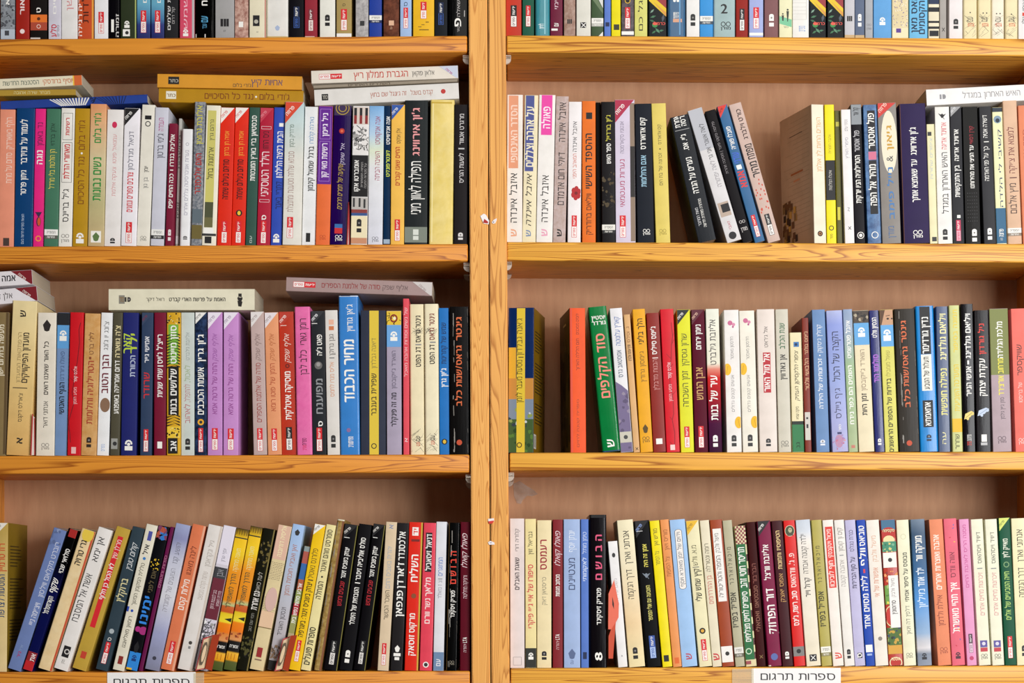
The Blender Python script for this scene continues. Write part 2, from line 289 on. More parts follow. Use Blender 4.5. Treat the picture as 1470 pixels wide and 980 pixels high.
B('very slim navy book with white and lime lettering','#16304e',550,560,551.5,561.5,152,[T('אנה אנקוויסט',305,445,W,5,1,1),T('קונטרפונקט',475,607,'#cfe04a',5,1,1),P(922,944,'#9fb2c4')])
B('amber yellow book with blue corner','#f2bd55',560.5,580,562,581,150,[SA('#2f56a4'),T('אלן אמקים',365,440,'#3a3020',5,1),T('החיים שאנו קוברים',458,652,'#b23a20',6,0,1),YD(822,930)])
B('wide charcoal book with pink author and tall white title','#2b2f30',580.5,613,581.5,614.5,144,[T("ג'ון אירווינג",262,502,'#e89a9a',9.5,0,1),T('תפילה לאוון מיני',530,795,W,14,0),P(860,938,'#7c8478'),P(872,900,'#d8ddd2',.38,.62),P(905,925,'#d8ddd2',.38,.62)],gl=.35)
B('tall book wrapped in blank pale yellow paper','#efd98c',615.5,650,618,652.5,143,[P(232,240,'#c9a93e',.05,.9),P(240,936,'#f4e4a4',.1,.14)],pat=('#e6cd70',9),rr=.003)
B('black book with thin white lettering beside the centre post','#282526',651,671,653,671.5,150,[T('מרגרט אטווד',292,445,'#dedad8',6,1),P(463,470,'#bbb',.3,.75),T('לשעות הגריס',490,638,'#dedad8',6,1),AR(888,928,'#dedad8')])
H('cream book with orange end lying on the gold one','#e9e0c4',-8,118,114,127.5,106.5,123,[T('הסטנצות החדשות',0,0,'#5a6a5e',6)+('h',4,56),T('יוסיף ברודסקי',0,0,'#c8642c',6)+('h',62,105),('PH',119,121,YL)],dep=.1,endp=(('#d96a34',.91,1),('#f0c84a',.895,.91)),ang=1)
H('thin gold book lying under the cream book','#b3913c',-8,109,129,138,127.5,136.5,[T('מבחר שירה אהובה',0,0,'#dccf94',4)+('h',20,72)],dep=.12)
H('blue book with white feather strokes lying across the standing books','#2c4593',1,212,146,156.5,134,148.5,[('FE',75,128),('FE2',140,182)],dep=.125)
H('amber book with violet title lying on the mustard book','#dd9a36',226,434,105,126,109.5,129,[('PHX',.075,.15,'#222',.2,.75),T('אחיות קיץ',0,0,'#5a4a6a',8)+('h',361,406),T("ג'ודי בלום",0,0,'#5a4a3a',4.5,0)+('h',335,361,-5)])
H('mustard book with brown title lying under the amber book','#bb8a24',228,436,126.5,146.5,129.5,151,[('PHX',.05,.12,'#e9e4d2',.2,.75),T("ג'ודי בלום",0,0,'#7d3e12',8)+('h',373,416),DI(0,1.4,W)+('h',368),T('נגד כל הסיכויים',0,0,'#7d3e12',8)+('h',294,364)])
H('cream book with red title lying topmost near the centre post','#e6ddcf',447,658,101.5,120,93,113,[('YH',458,491,'#d8232a'),T('הגברת ממלון ריץ',0,0,'#c43c2c',8.5)+('h',508,586),T('אלאן פוקאן',0,0,'#6a6660',6)+('h',592,624),('CH','#c9cfe0','#b03a78')])
H('thin grey brown book between the two lying pale books','#9b8f7e',450,657,121,128,114,116,[T('השקרים האחרים',0,0,'#4a3f30',3)+('h',500,560)],dep=.13)
H('white book with small red drop lying under the thin grey book','#e3dfd9',451.5,659,129.5,151,117,143,[('PHX',.05,.095,'#222',.3,.7),T('זה ג׳ונגל שם בחוץ',0,0,'#b2624e',6)+('h',532,584),T('קנדס בושנל',0,0,'#b2725e',6)+('h',590,622),DI(0,3.4,'#c03a34')+('h',637)])

ROW('2R', 100, 3.5)
B('white book with salmon upper panel next to the centre post','#efe6dc',727.6,749.5,728,751,136,[P(130,495,'#e39a75',.1,.72),T('הסדר האינסופי',178,465,'#f3d3bf',9,-1,1),T('איזבל איינדה',520,768,'#2b2522',9,-1),SH(800,838,'#e6a27e',-1)])
B('cream book with indigo blue upper panel','#efe2bd',750,768.5,753,773,136.5,[P(130,510,'#4c5490',.08,.72),T('על אהבה וצללים',185,488,'#f0e6c8',10,-1,1),T('איזבל איינדה',530,785,'#2b2522',7,-1,0,.3),SH(805,838,'#7d8fae',-1)])
B('white book with hot pink upper panel','#f1ece6',769.5,793,774,797.5,136,[P(125,328,'#ea46a4',.16,.82),T('פאולה',185,295,'#f6e4ee',10,0,1),T('איזבל איינדה',530,765,'#2b2522',9,0),SH(800,836,'#e8a0b8')])
B('mauve marbled book with black lettering','#b9a096',793.5,812,798.5,816.5,138,[T('איזבל איינדה',165,362,'#2c2524',9,1),T('דיוקן חום אדמדם',415,680,'#2c2524',9,1),SH(800,838,'#222')],pat=('#c8b4b0',35))
B('white book with a red flower on the spine','#efe9e8',814,834.5,817,835,146,[T('איזבל איינדה',260,412,'#4a4648',5.5),T('המאהב היפני',422,545,'#d0705a',5),('FL',yy(620)),YD(732,842)])
B('bright orange book with black lettering','#e8742a',835,855.5,835.5,854.5,145,[P(215,248,K,.3,.75),T('ההספד השישי',320,597,K,9,0,1),T('וויליאם ברודריק',622,828,'#3a1c0c',7)])
B('plain black book almost hidden behind the orange one','#1a1817',856.5,863.5,855,862.5,147,[],back=.01)
B('black book with yellow author and brown clouded centre','#232122',864,883.5,863,882,146,[T("ג'יון בורדייל",228,358,'#d8cf4a',6,1),T('ספר האש',370,472,W,6,1,1),('N',yy(500),yy(700),'#4a3c22'),BD(778,822,'#e9e6dc','#222')])
B('lavender book with crimson corner and brown photo edge','#d8cddf',884,913,882.5,911,143,[P(168,862,'#8f7a68',.76,1),P(385,640,'#2c2826',.76,1),SA('#b02a4a'),T('אנטוניו סקארמטה',260,420,'#8a8092',5,-4),T('נערות מעטמאי',450,688,'#b0486a',6.5,-4),YD(732,842,'#d8232a','#f4efea',-4)])
B('wide black book with pale blue title','#272a31',914.5,940,911.5,934.5,148.5,[T('קים אדוארדס',240,400,W,7,-1,1),T('אגם החלומות',430,588,'#9cc4d8',7,-1,1),MD(800,830,W,1)])
B('pale yellow book standing beside the leaning row','#e0ca66',941,963,935.5,955,148,[T('קים אדוארדס',275,375,'#5a5430',4.5),DI(398,1,K),T('זכרונה של בת הים',418,580,'#5a5430',4.5),MD(800,830,'#a8953c')])
B('thick black book leaning left with stamped white lettering','#24272c',1001,1031,962.5,988,163,[T('גרסה',225,285,W,7,4,1),T('אחרת',228,288,W,7,-5,1),P(300,303,'#9c9c9c',.1,.9),T("ג'יי. אס.",325,405,W,7,0,1),T('נערים על הגדה',440,620,W,8,0,1),T('מהדורה מיוחדת חדשה',650,790,W,4,2),T('מאת המחבר',690,780,'#d7d7d7',4,-5)],gl=.3)
B('white book leaning left with small photo of black armchair','#d9d6d6',1043,1064.5,984,1009,153,[P(185,400,'#b9bac0'),T('לאה אשנר אני גר',275,452,'#3a383c',6,3),T('לאה יפתורה',460,590,'#9a969a',6,3),P(665,735,'#b9a594',.12,.85),P(675,715,'#1d1b1c',.3,.85),T('זאבי',760,800,'#c0606a',3.5),DI(832,5.5,'#1f1f22',0)])
B('slim black book leaning left behind the steel blue one','#1f1d1f',1066,1081.5,1011.5,1027,156,[T('פליסה סקוט פיצר | מסיבה זוהרת',260,520,'#8c8688',3.5,-1),MD(755,810,'#c9c3bf')])
B('steel blue book leaning left with blue and red title','#386894',1083,1099,1029,1043.5,149,[SA('#d83a30','#5a1414'),T('פאבלו פאריה',285,398,W,6,0,1),T('עודני',415,468,'#3f62d0',9,0,1),T('ו',478,500,W,7,0,1),T('אמא',508,590,'#e0392e',9,0,1),YD(730,838)])
B('greyish pink book leaning left scattered with red drops','#cdb2a6',1101,1122,1046.5,1063,146,[T('כורט וילברג',200,350,'#3a2320',6,2,1),T('מפתח',375,450,'#1c1616',10,2,1),T('מהיר',462,540,'#1c1616',10,2,1),('DR',yy(548),yy(715)),YD(725,830,'#1d1b1c')])
B('cream book turned to show its tan cover with photo','#ede3cc',1169,1186.5,1164,1182,150,[T('השדים החיות לין אולמן',240,512,'#d3a268',6,1),DI(823,4,'#2c1d18'),DI(823,2.2,'#d98a3c',0,.3)],yaw=14,side='cov1')
B('bright yellow book with black middle block','#f0e01e',1187.5,1200.5,1183,1197.5,150,[P(455,655,'#1b1a1c'),T('אהבה חומרית',325,420,'#a89c28',3.5),T('איטלו המלצות',505,605,'#c8c4ba',4),DI(795,3.6,'#2a2620',0,.3),T('ספר',825,850,'#6a6420',3)])
B('dark olive book showing behind a narrow white one','#5d5a2c',1201,1211.5,1198.5,1206,158.5,[P(262,285,'#b9b24a',.2,.8),P(690,755,'#c8c040',.2,.7)],back=.008)
B('narrow white book with black cross mark near the foot','#ece8e6',1212,1227,1206.5,1220.5,157,[T('מסתרי עולם',250,308,'#8a8688',4),T('סיפורי הארץ',340,445,'#9a96a0',4),T('א',690,712,'#999',3),T('x',785,805,'#222',5)])
B('black book with grey top block and bold white title','#1e1c20',1227.5,1242.5,1221,1236,149.5,[P(172,275,'#8f9498'),T('קול אור',190,230,'#1c1c22',7,0,1),T('פול אוסטר',305,412,'#b9b6b8',7,0,1),T('הטרילוגיה הניו יורקית',430,670,W,7,0,1),DI(832,5,W,1,.2),DI(832,2.4,W,1)])
B('sky blue book with black title blocks and pink square','#31507e',1246,1265,1238.5,1258.5,150,[P(205,410,'#151418',.28,.85),P(412,452,'#d2708c',.28,.85),P(455,725,'#151418',.28,.85),T('פול אוסטר',218,396,W,8.5,1,1),T('מהיר אל הפה',475,682,W,9,1,1),DI(830,5,W,1,.22)],gl=.3,pat=('#5e86b4',14))
B('grey book with cream curved panel and ampersand','#88827c',1266.5,1294,1259.5,1286,147,[('EL',yy(205),yy(520),'#e8dfc6'),SA('#cf3a30','#f0d0c0',.8),T('גיאון',280,405,'#c99a3a',7,2,1),T('&',432,462,'#555',8,2),T('נייל פימב',490,750,'#4a7ab0',7,2,1),T('מודן',785,845,'#4e6a94',8)])
B('thick dark indigo book with bold white lettering','#362c50',1298.5,1334,1290,1329,148,[P(170,870,'#6e4632',0,.03),T("ג'ון אירווינג",290,428,W,8,0,1),T('עד שאמצא אותך',450,665,W,8,0,1),MD(805,845,W,2)])
B('short pale yellow book beside the thick indigo book','#e8e0b4',1335,1346,1330,1341,178,[P(312,332,'#333',.1,.6),T('ציפורים שחורות',345,550,'#b9c3c4',3.5),P(840,862,'#333',.3,.9)])
B('white book with red author and small black bird','#ebe8e2',1347,1367.5,1341.5,1362.5,153,[('BI',yy(232),K),T('ארווינד אדיגה',265,400,'#cf3a44',7,2),T('האיש האחרון במגדל',415,722,'#26262a',8,2),AR(800,860,'#222')])
B('charcoal book with bold white title and pink mark','#39393c',1368.5,1384.5,1363.5,1380,152.5,[SA('#9a9a9a','#d9d9d9',.9),T('ארווינד אדיגה',300,458,W,6,0,1),T('בין התנקשויות',480,640,W,6.5,0,1),P(730,745,W,.4,.7),YD(755,860,'#c93a5c','#e6a8b8')])
B('black glossy book with dark red author line','#151314',1386,1408.5,1381,1403.5,153,[T('קירן דסאיי',283,372,'#a82030',5,1),T('עד הניצי את מהירותנו',380,595,W,5.5,1,1),('DT',yy(620),yy(760)),AR(800,870,W,2)],gl=.12)
B('dark grey book with thin white title and divider','#37373a',1413,1430,1405,1423,152.5,[T('דשירה אטיה',228,342,W,6,-1),P(360,364,W,.3,.7),T('כך על פני האדמה',385,558,W,6,-1),AR(795,860,W)])
B('pale yellow book with round photo and blue foot','#e9e6b6',1431,1445.5,1424,1438.5,154,[P(190,212,'#1d2a3a'),P(695,872,'#2c6284'),DI(250,5.6,'#7f97a8'),DI(255,3,'#1c2a34'),T('קשיבי לי הלדה',300,690,'#37426a',4,2),T('פרונה',800,838,W,6,0,1),T('ספרית מעריב',845,858,W,3)])
B('peach book with dark red title under the lying white book','#d9b394',1446.5,1468,1439.5,1459,144,[T('למצוא את צ׳יקה',288,520,'#6e2626',8,0),P(540,545,'#5a2a2a',.3,.8),T("מיץ אלבום",570,722,'#3a2420',9,0),BD(795,835,'#eeeae2','#8a7a6a')],rr=.002)
B('salmon book cut by the right frame edge','#e08560',1469,1485,1461,1478,151,[T('ספר אחרון',300,500,'#a8452c',5)])
H('white book with grey title lying on the right end','#eeebe8',1330,1482,127,153,121,143,[T('האיש האחרון במגדל',0,0,'#8a888a',7.5)+('h',1382,1465),AR(0,0,'#8c8c90')+('h',1352)],dep=.13)
ROW('3L', 380, 3.5)
B('olive brown worn book at the left frame edge','#8a7650',-7,8.5,-2,13,448,[T('מעשה בחלום ישן',300,560,'#e6dcc2',6,-2,1),P(240,950,'#5e4a2c',.72,1)])
B('tall wide tan book with black title and emblem at top','#e2c483',9.5,43,18,54,431,[T('ש',228,262,'#2b2522',8,-2,1),T('מועדון הפיקוויקים',340,592,'#332b22',8,4,1),T('הרפתקאות המועדון',340,592,'#a58d5c',5,-5),P(616,621,'#6a5a3c',.15,.75),T("צ'ארלס דיקנס",645,788,'#3f3528',5),T('א',868,898,'#332b22',8,1,1)],grad=[(0,'#dcae68'),(.5,'#e6c684'),(1,'#ecd9a4')])
B('off white book with black diamond emblem at top','#e9e0cf',51.5,78,54.5,81,448.5,[('V',yy(275),yy(335),'#2b2522'),T('כל האור שאיננו רואים',385,652,'#3b3530',6,0,1),T('אנתוני דואר',685,818,'#4b453f',6),MD(895,928,'#8c857c')])
B('steel blue book with black head and white star mark','#7895bf',78.5,95.5,82,100.5,448.5,[P(240,303,'#202126'),P(303,420,'#5fa0d8'),ST(330,382,W),T('פאולו ג׳ורדנו',435,580,'#4d6286',5.5),T('הגוף האנושי',590,750,'#15181f',7,0,1)])
B('bright red book with dark crack lines','#cf1f28',96.5,115.5,101,120,448,[('Z',yy(290),yy(860),'#7c0f1a'),T('אלכס קופר',510,590,'#f0c4c4',4,0,1),T('מסע הזמן',615,700,'#f0c4c4',4),P(915,948,'#e9b9b4',.3,.65)])
B('tan orange book with red brown lettering','#cd9858',116.5,137.5,121.5,144.5,449.5,[T('לילי ברט',340,450,'#6a3a22',6),P(462,475,'#8a4a2a',.35,.5),T('הטרילוגיה וחלומות',482,800,'#a8442c',8,0,1),AR(865,922,'#33241a')],pat=('#d9ab70',20))
B('white book with bold maroon title and small photo','#f0f0f0',139,156,145.5,162.5,448.5,[T("צ'ונג יו ג'ונג",285,428,'#6a6a6a',6),T('הבן הטוב',452,645,'#6e1c2c',9,0,1),('EL',yy(668),yy(740),'#8a6a52'),T('ספרים',900,935,'#9ab4dc',5)])
B('dark olive grey book with cream and white title','#524e3e',157,172,163.5,175.5,448.5,[T("צ'ה גווארה",305,465,'#e3d6a4',6.5,1,1),T('דרום אמריקה באופנוע',480,748,W,6.5,1,1),P(872,925,'#9a9a94',.1,.8),DI(898,3,'#333')])
B('deep navy book with lime green block lettering','#252a6c',173,195.5,176.5,199,448.5,[T('קאך',345,445,'#b9cf3a',9,-5,1),T('ילד',345,445,'#b9cf3a',9,5,1),T('הכוורת',455,562,'#b9c4d8',7,4,1),ST(880,932,W)])
B('slate blue book with red title','#33435f',200.5,218,204,219.5,448.5,[SA('#33435f','#7a2a44'),T('אמישי גייר',360,492,'#e6e6ea',6,0,1),T('שרודר',540,672,'#c22e36',8,0,1),YD(826,938)])
B('maroon book with long white title and white square','#7a1c34',220.5,238.5,221,239,448.5,[T("רייצ'ל ג'ויס",350,497,W,7,0,1),P(505,511,W,.3,.75),T('שתי שניות',520,665,W,7,0,1),P(888,922,W,.3,.68)],rr=.002)
B('patterned black and yellow book with green and black title blocks','#d9a82c',239.5,259,239.5,259,448.5,[('LE',yy(240),yy(300)),P(300,500,'#78b23a',.12,.85),('TG',yy(345),yy(520)),P(510,755,'#151414',.12,.88),T('סוזן מיינוט',305,495,W,8,0,1),T('שלושים בנות',522,752,W,8.5,0,1),('TG',yy(755),yy(812)),P(812,870,'#e9c234'),('LE',yy(815),yy(870)),P(870,948,'#141414',.1,.8),T('אב',885,935,W,8,0,1)])
B('pale grey green book with faint pastel lettering','#cbd3cd',260,279,260,279,448.5,[T('אליזבת גילברט',340,478,'#9aa09c',5),T('לאכול,',505,590,'#9fb08a',7),T('להתפלל,',600,690,'#b98a8a',7),T('לאהוב',700,795,'#b9787a',7),AR(872,935,'#2b2b2b')])
B('black navy swirled book with white corner and title','#1b2130',280,296.5,280,297,448,[SA('#eeece6','#666',1),T("ג'ון גרין",350,488,W,8,0,1),T('אשמת הכוכבים',515,752,W,8.5,0,1),DI(790,4.6,'#e9a92c'),DI(790,2.2,'#333'),YD(820,940)],pat=('#34466a',25))
B('orchid purple book with white corner, left one of the orchid pair','#c58cca',298,319,298,319,448,[SA('#ebe3ee','#9a8aa0'),T('אליף שפק',350,482,'#9a5aa0',6,0,0,.3),T('התה של גרטה אמא',492,750,'#8a3a86',6.5,0),YD(820,930)])
B('orchid purple book with white corner, right one of the orchid pair','#c88ecb',320.5,342,321,342.5,448,[SA('#ebe3ee','#9a8aa0'),T('אליף שפק',355,482,'#9a5aa0',6,0,0,.3),T('התה של גרטה אמא',497,752,'#8a3a86',6.5,0),YD(822,930)])
B('mauve grey book with white corner right of the dark gap','#c3aba6',364,383.5,359.5,378.5,447,[SA('#e3ddda','#9a8a88'),T('אליף שפק',350,480,'#8c7470',6,0,0,.3),T('סודה של אלמנת הספירים',492,790,'#9c4038',6.5,0),YD(820,935)])
B('peach orange book with white corner','#e69c70',384.5,404.5,379.5,399,448,[SA('#e6dde0','#9a8a88'),T('אליף שפק',350,480,'#b8683c',6,0,0,.3),T('הזמן של פוטו רומא',495,735,'#b04c2c',6.5,0),YD(822,935)])
B('rust red book with white lettering and black mark','#b93a28',405.5,426,399.5,422,447,[SA('#b93a28','#f0e4dc'),P(303,306,'#ecd9cc',.1,.5),T('אליף שפק',350,490,'#ecd9cc',6.5,0,0,.3),DI(508,3,'#5a1810',0,.4),T('מוסיקה איטלקית',535,778,W,8,0,1),YD(815,930,'#1d1b1c')],gl=.4)
B('bright pink worn book with black title','#ea76ae',426.5,448.5,422.5,445,440,[T("רומן גארי",270,402,'#2b1a22',9,1),T('כלב לבן',428,552,'#2b1a22',9,1),T('ספרית',870,905,'#7a2050',6,0,1),T('מעריב',905,930,'#d0305a',5,0,1)],rr=.0025,pat=('#e067a2',12))
B('charcoal book with small face and bold grey title','#2e3033',449,468.5,446,466,446,[SA('#2e3033','#f0f0f0'),P(293,296,W,.05,.45),T("פאט ג'יה",350,455,W,7,2,1),DI(505,5.6,'#6a6866'),DI(500,3,'#9a9794'),T('מפוענח',572,748,'#8f9194',9,1,1),T('ס',785,812,W,6,2,1),YD(818,935)])
B('off white book with small orange block emblem','#dfdad3',470,488,466.5,484,445,[P(275,300,'#e8b49a',.3,.7),P(308,328,'#d07a4c',.3,.7),T('גונן נרוקן',348,455,'#5a5550',6),P(465,470,'#777',.3,.7),T('אליס מנרו לחמס',488,662,'#d79a78',5.5),AR(855,925,'#2b2b2b')])
B('tall blue book with chipped top and big white title','#3f83cb',489,517,486,514,424,[P(148,160,'#d8e2ea',.0,1),P(152,158,'#5a4a40',.1,.6),T("ג'אן גודווין",200,335,W,8,2),T('מחיר הכבוד',375,690,W,14,0,1),DI(830,3,'#8a6a9a',-2),T('ספריה',862,890,W,7,1,1),T('מעריב',890,915,W,7,1,1)],rr=.003,gl=.25)
B('thick slate book with yellow centre stripe','#393d4c',517.8,554,517.8,553.5,445.5,[P(230,955,'#e0c23c',.35,.72),T('דיאנה גבלדון',368,520,'#8a7c3c',6,1),T('שפירית בענבר',545,757,'#4a4020',7,1,1),DI(910,4,'#222',1,.3)])
B('lavender grey book with yellow cartoon head and blue block','#aba0b4',555.5,576.5,554.5,576,446,[P(230,302,'#e4bf38'),('TG2',yy(240),yy(298)),P(302,412,'#6aa4dc'),ST(335,382,W),T("הווארד ג'ייקובסון",432,622,'#6a6274',5.5),T('מה זה פינקלר',642,812,'#1f1c22',6.5,0,1)])
B('very slim tall coral red book','#e2525e',579,587.5,578.5,587,428.5,[T('של נשים וסודות אהבה מאכל',215,560,'#f3c4c4',4),T('א',870,890,'#f0d8d8',4)])
B('worn cream book with black author, left one of the sketched pair','#ecdfb9',589,610,588,608.5,436.5,[('SK',yy(310),yy(350)),T("גינטר גראס",255,390,'#2c2620',7,2,1),P(398,404,'#888',.4,.8),T('דג הפוט',412,512,'#2c2620',7,2,1),('SK',yy(830),yy(945)),T('עם',860,885,'#333',6,1),T('אחבעם',890,910,'#cc4a30',5,1)],rr=.003)
B('worn cream book with red brown author, right one of the sketched pair','#efe4c2',610.5,630.5,609,629,436,[('SK',yy(310),yy(350)),T("גינטר גראס",245,378,'#7c2a20',7,1,1),P(386,392,'#888',.4,.8),T('דג הפוט',400,498,'#2c2620',7,1,1),('SK',yy(830),yy(945)),T('עם',855,880,'#333',6,1),T('אחבעם',883,903,'#cc4a30',5,1)],rr=.003)
B('vivid blue book with navy and white lettering','#2673bd',631.5,645,629.5,644,442,[T('שמש של קתרינות',290,498,'#12325e',6.5,0,1),T("ג'יון גרין",520,614,W,7,0,1),DI(888,4.2,'#1c1c20'),DI(888,2.4,'#e0b83a',0,0,1.2)])
B('black scuffed book with orange lettering next to centre post','#1a1718',646,673,645,672.5,440,[('CR',yy(215),yy(940)),T("גינטר",262,380,'#d9693a',7.5,0,1),T("גראס/שנות",405,612,'#d9693a',7.5,0,1),T('כלב',630,708,'#d9693a',7.5,0,1),DI(892,4,'#c24a28')],gl=.3)
H('white book with maroon corner lying topmost at left edge','#e6e1e4',-28,46.5,391,413,386.5,408,[T('אמה דונהיו',0,0,'#1f1c20',8,0,1)+('h',-26,22.5),('CH','#7c1822','#e8d8d0')],dep=.14,ang=1)
H('white book with maroon corner lying second at left edge','#e6e1e4',-22,53.5,416,440,410.5,431,[T('אלן דה בוטון',0,0,'#3a302a',7,0,0)+('h',-30,18),('CH','#7c1822','#e8d8d0')],dep=.14,ang=1)
H('long cream book with black title and small black car','#e6e0c6',156,366,414.5,445,413.5,446,[AR(0,0,'#3a3630')+('h',182),('PHX',.07,.11,'#8a867a',.3,.7),T('רואל דיקר',0,0,'#4a4438',4.5)+('h',210,236),T('האמת על פרשת הארי קברט',0,0,'#33302a',5,0,1)+('h',243,324),('CAR',345)],dep=.13)
H('mauve grey book with red title lying near the centre post','#a88f8c',411,621,396,419,405.5,424,[('YH',421,453,'#d8232a'),T('סודה של אלמנת הספירים',0,0,'#93302e',6.5)+('h',462,546),T('אליף שפק',0,0,'#6e5a58',6)+('h',550,586),('CH','#cfc8c4','#9c8a88')])

ROW('3R', 380, 3.5)
B('navy and yellow landscape book turned to show brown back cover','#1d2f5c',730,765,729.6,767,441.5,[P(415,570,'#e0a92c',0,.3),('LA',yy(570),yy(943)),P(218,943,'#e2c238',.33,.66),T("ג'אנה גבלדון",270,455,'#5d5222',7.5,-2,0),P(462,467,'#5d5222',.4,.6),T('נוסעת מעבר לזמן',478,692,'#3c3518',7.5,-2,0),DI(905,4,'#5a4a1c',-2,.35)],yaw=-8,side='cov2',gl=.25)
B('vivid orange book showing its dark front cover','#ef5a2a',819.5,841,817,840.5,442,[P(218,943,'#d8482a',0,.16),T('יחסים מסוכנים',245,350,'#8a2c14',4),T('תום הלילה הארוך',370,530,'#8a2c14',4),T('ספריה קטנה לחיים',675,915,'#a0401e',3)],yaw=5,side='cov3')
B('tall green glossy book with pink red title','#177a3e',866,890.5,843,872,438.5,[('TH','יוסטיין',yy(265),W),('TH','גורדר',yy(292),W),T('סוד הקלפים',345,668,'#ee8a78',12,0,1),T('ש',875,915,W,10,0,1),P(932,943,'#1b2a6a')],rr=.003,gl=.18)
B('white book with blue lettering and violet photo at foot','#e8e6e8',891,908.5,874,893,441.5,[T('קארין עלונוטה',260,405,'#3a62a8',6.5,0),T('אמסטאב גדס',428,565,'#6a7484',6,0,1),('VI',yy(585),yy(943)),P(838,892,'#c9c4b4'),DI(865,3,'#444')])
B('short thin beige book with small cross mark','#dcae78',909.5,919,895.5,904,451,[T('ג. וסלס',310,390,'#8a5c34',4),T('חורף אסטה אלברט',400,482,'#3a2a1c',4,0,1),T('x',915,932,'#33241a',5)])
B('yellow orange book with dark lettering','#edaa26',920,937,907.5,926,443,[T('הלך בליני',270,398,'#3a2c10',7,1,1),T('ג׳ימסון גרודין',435,588,'#7a5a1c',6,1),('V',yy(800),yy(845),'#5a4414'),MD(862,892,'#7a5a1c')])
B('brick maroon book with bold white author','#8e2c24',938.5,956,927.5,946,448.5,[T("ג'יימס סייליס",310,450,W,6.5,0,1),P(465,470,'#e9d2cc',.3,.75),T('הבנות מדבלין',475,628,'#d0908a',6),P(872,900,W,.25,.75)])
B('bright red book with fine crack lines and small square mark','#d8202e',957,976,947.5,966.5,443,[('Z',yy(290),yy(860),'#9c1220'),T('אלכס קופר',490,572,'#f0c4c4',4.5,0,1),T('מסע הזמן',600,685,'#f0c4c4',4),P(903,930,'#f0d0cc',.3,.65)])
B('lime yellow book with black corner','#e0e034',977.5,996.5,971.5,990,444,[SA('#24282a'),T('שרון גוסקין',345,508,'#4a4a24',7.5),T('זמן השכחה',532,712,'#4a4a24',8),YD(812,918)])
B('dark maroon book with gold title and corner','#5b1a2c',998,1016.5,992,1011,444,[SA('#5b1a2c','#e2b8a0'),T('ניומן ירוחם',300,425,W,7,0,1),T('אבן הנחש',515,678,'#c99a62',9,0,1),YD(810,918)])
B('book fading cream to red to deep purple with white title','#4a1838',1018,1037,1013,1031.5,443,[T('אליזבת גילברט',275,502,'#2c1f28',8),T('עיר של בנות',555,780,W,9.5,0,1),AR(855,920,W)],grad=[(0,'#3c1636'),(.2,'#4c1a3c'),(.38,'#a0242c'),(.52,'#cc2c2c'),(.58,'#e08a78'),(.62,'#ebe6d2'),(1,'#e9eadb')])
B('white book with pink flowers and yellow petals, left of the pair','#eee9e4',1043.5,1065,1039,1060,444.5,[DI(292,3.5,'#c96a90',-2),DI(300,2.4,'#d88aa8',3),DI(312,1.4,'#b05080',2),T('הידסטון מאסטר',360,475,'#8a8684',4),T('אנשים קטנים גדולים',553,738,'#9a9694',4),('PE',yy(525),-1),('PE',yy(792),1),AR(855,918,'#333')])
B('white book with pink flowers and yellow petals, right of the pair','#efe9da',1066.5,1088.5,1061,1082.5,445.5,[DI(280,3.5,'#c96a90',-2),DI(288,2.4,'#d88aa8',3),DI(300,1.4,'#b05080',2),T('הידסטון מאסטר',360,475,'#8a8684',4),T('אנשים קטנים גדולים',553,738,'#9a9694',4),('PE',yy(522),-1),('PE',yy(790),1),AR(852,918,'#333')])
B('pale blush book with white title in red box','#e5d8ce',1091.5,1115.5,1085.5,1112,443.5,[T('אול ג׳ראט',310,414,'#5a5450',5),P(440,642,'#b92a34',.3,.72),T('אל מול האור',446,636,W,8,.4,1),AR(872,915,'#2b2b2b')])
B('grey cream book with green and black title words','#cfc9b8',1118,1136,1113,1131,443.5,[T('שנת הכלב',292,422,'#3f6a4a',7,0,1),T('אן גאדווין',450,577,'#2c2a28',7,0,1),MD(883,915,'#7a766c')])
B('short cream book with green foot and blue round mark','#ece0b6',1138,1154.5,1133.5,1151,477,[P(800,943,'#2e7a48'),P(785,802,'#1f2a22'),P(387,412,'#3c78b4',.3,.75),DI(400,2,'#1c2c50'),T('ציפורי הלקסיקון העתיק',435,682,'#3c3628',5,0,0,.3),T('מיקה שגיא',712,775,'#5a5440',4),T('גנ',890,920,'#16351f',5)])
B('brown red book half behind the short cream one','#7f2f20',1155,1166,1151.5,1159.5,456,[T("ג'יימס בולגר",335,450,'#e0b48a',4.5,1),T('הלבושי וולטר',470,630,'#e0b48a',5,1),P(740,880,'#cfc9be',.1,.9),P(765,775,'#333',.3,.6),P(800,820,'#333',.3,.6)])
B('steel blue book with long white lettering','#6e8fbc',1172,1191,1165.5,1184,444,[T('קרולין ג׳סקוק',300,440,'#e3e6ec',5.5),DI(455,1,W),T('זכרונותיה של הילדה',470,722,'#e3e6ec',5.5,0,1),AR(878,910,'#e3e6ec')])
B('periwinkle book with thin black title and rosy splash','#8d98d0',1195.5,1217.5,1185.5,1209,445,[T('הקצה של הכול',335,585,'#26263c',9),T('ג׳ף ניילס',620,772,'#4a4a66',7.5),('SP',yy(885))],grad=[(0,'#b0aed6'),(.5,'#98a6d8'),(.9,'#8a98d4'),(1,'#aeb6de')])
B('slim pale green grey book with white lettering','#9fb0a4',1218.5,1232,1210,1223,443.5,[T('איזבל פוטרשמיט',280,468,W,5.5,0,1),T('השמים הם כפר נידח',505,800,W,5.5,0,1),P(905,920,'#c47a6a',.3,.7)],grad=[(0,'#a9b88c'),(.6,'#9eb88e'),(.85,'#9aa9bc'),(1,'#8fa2c0')])
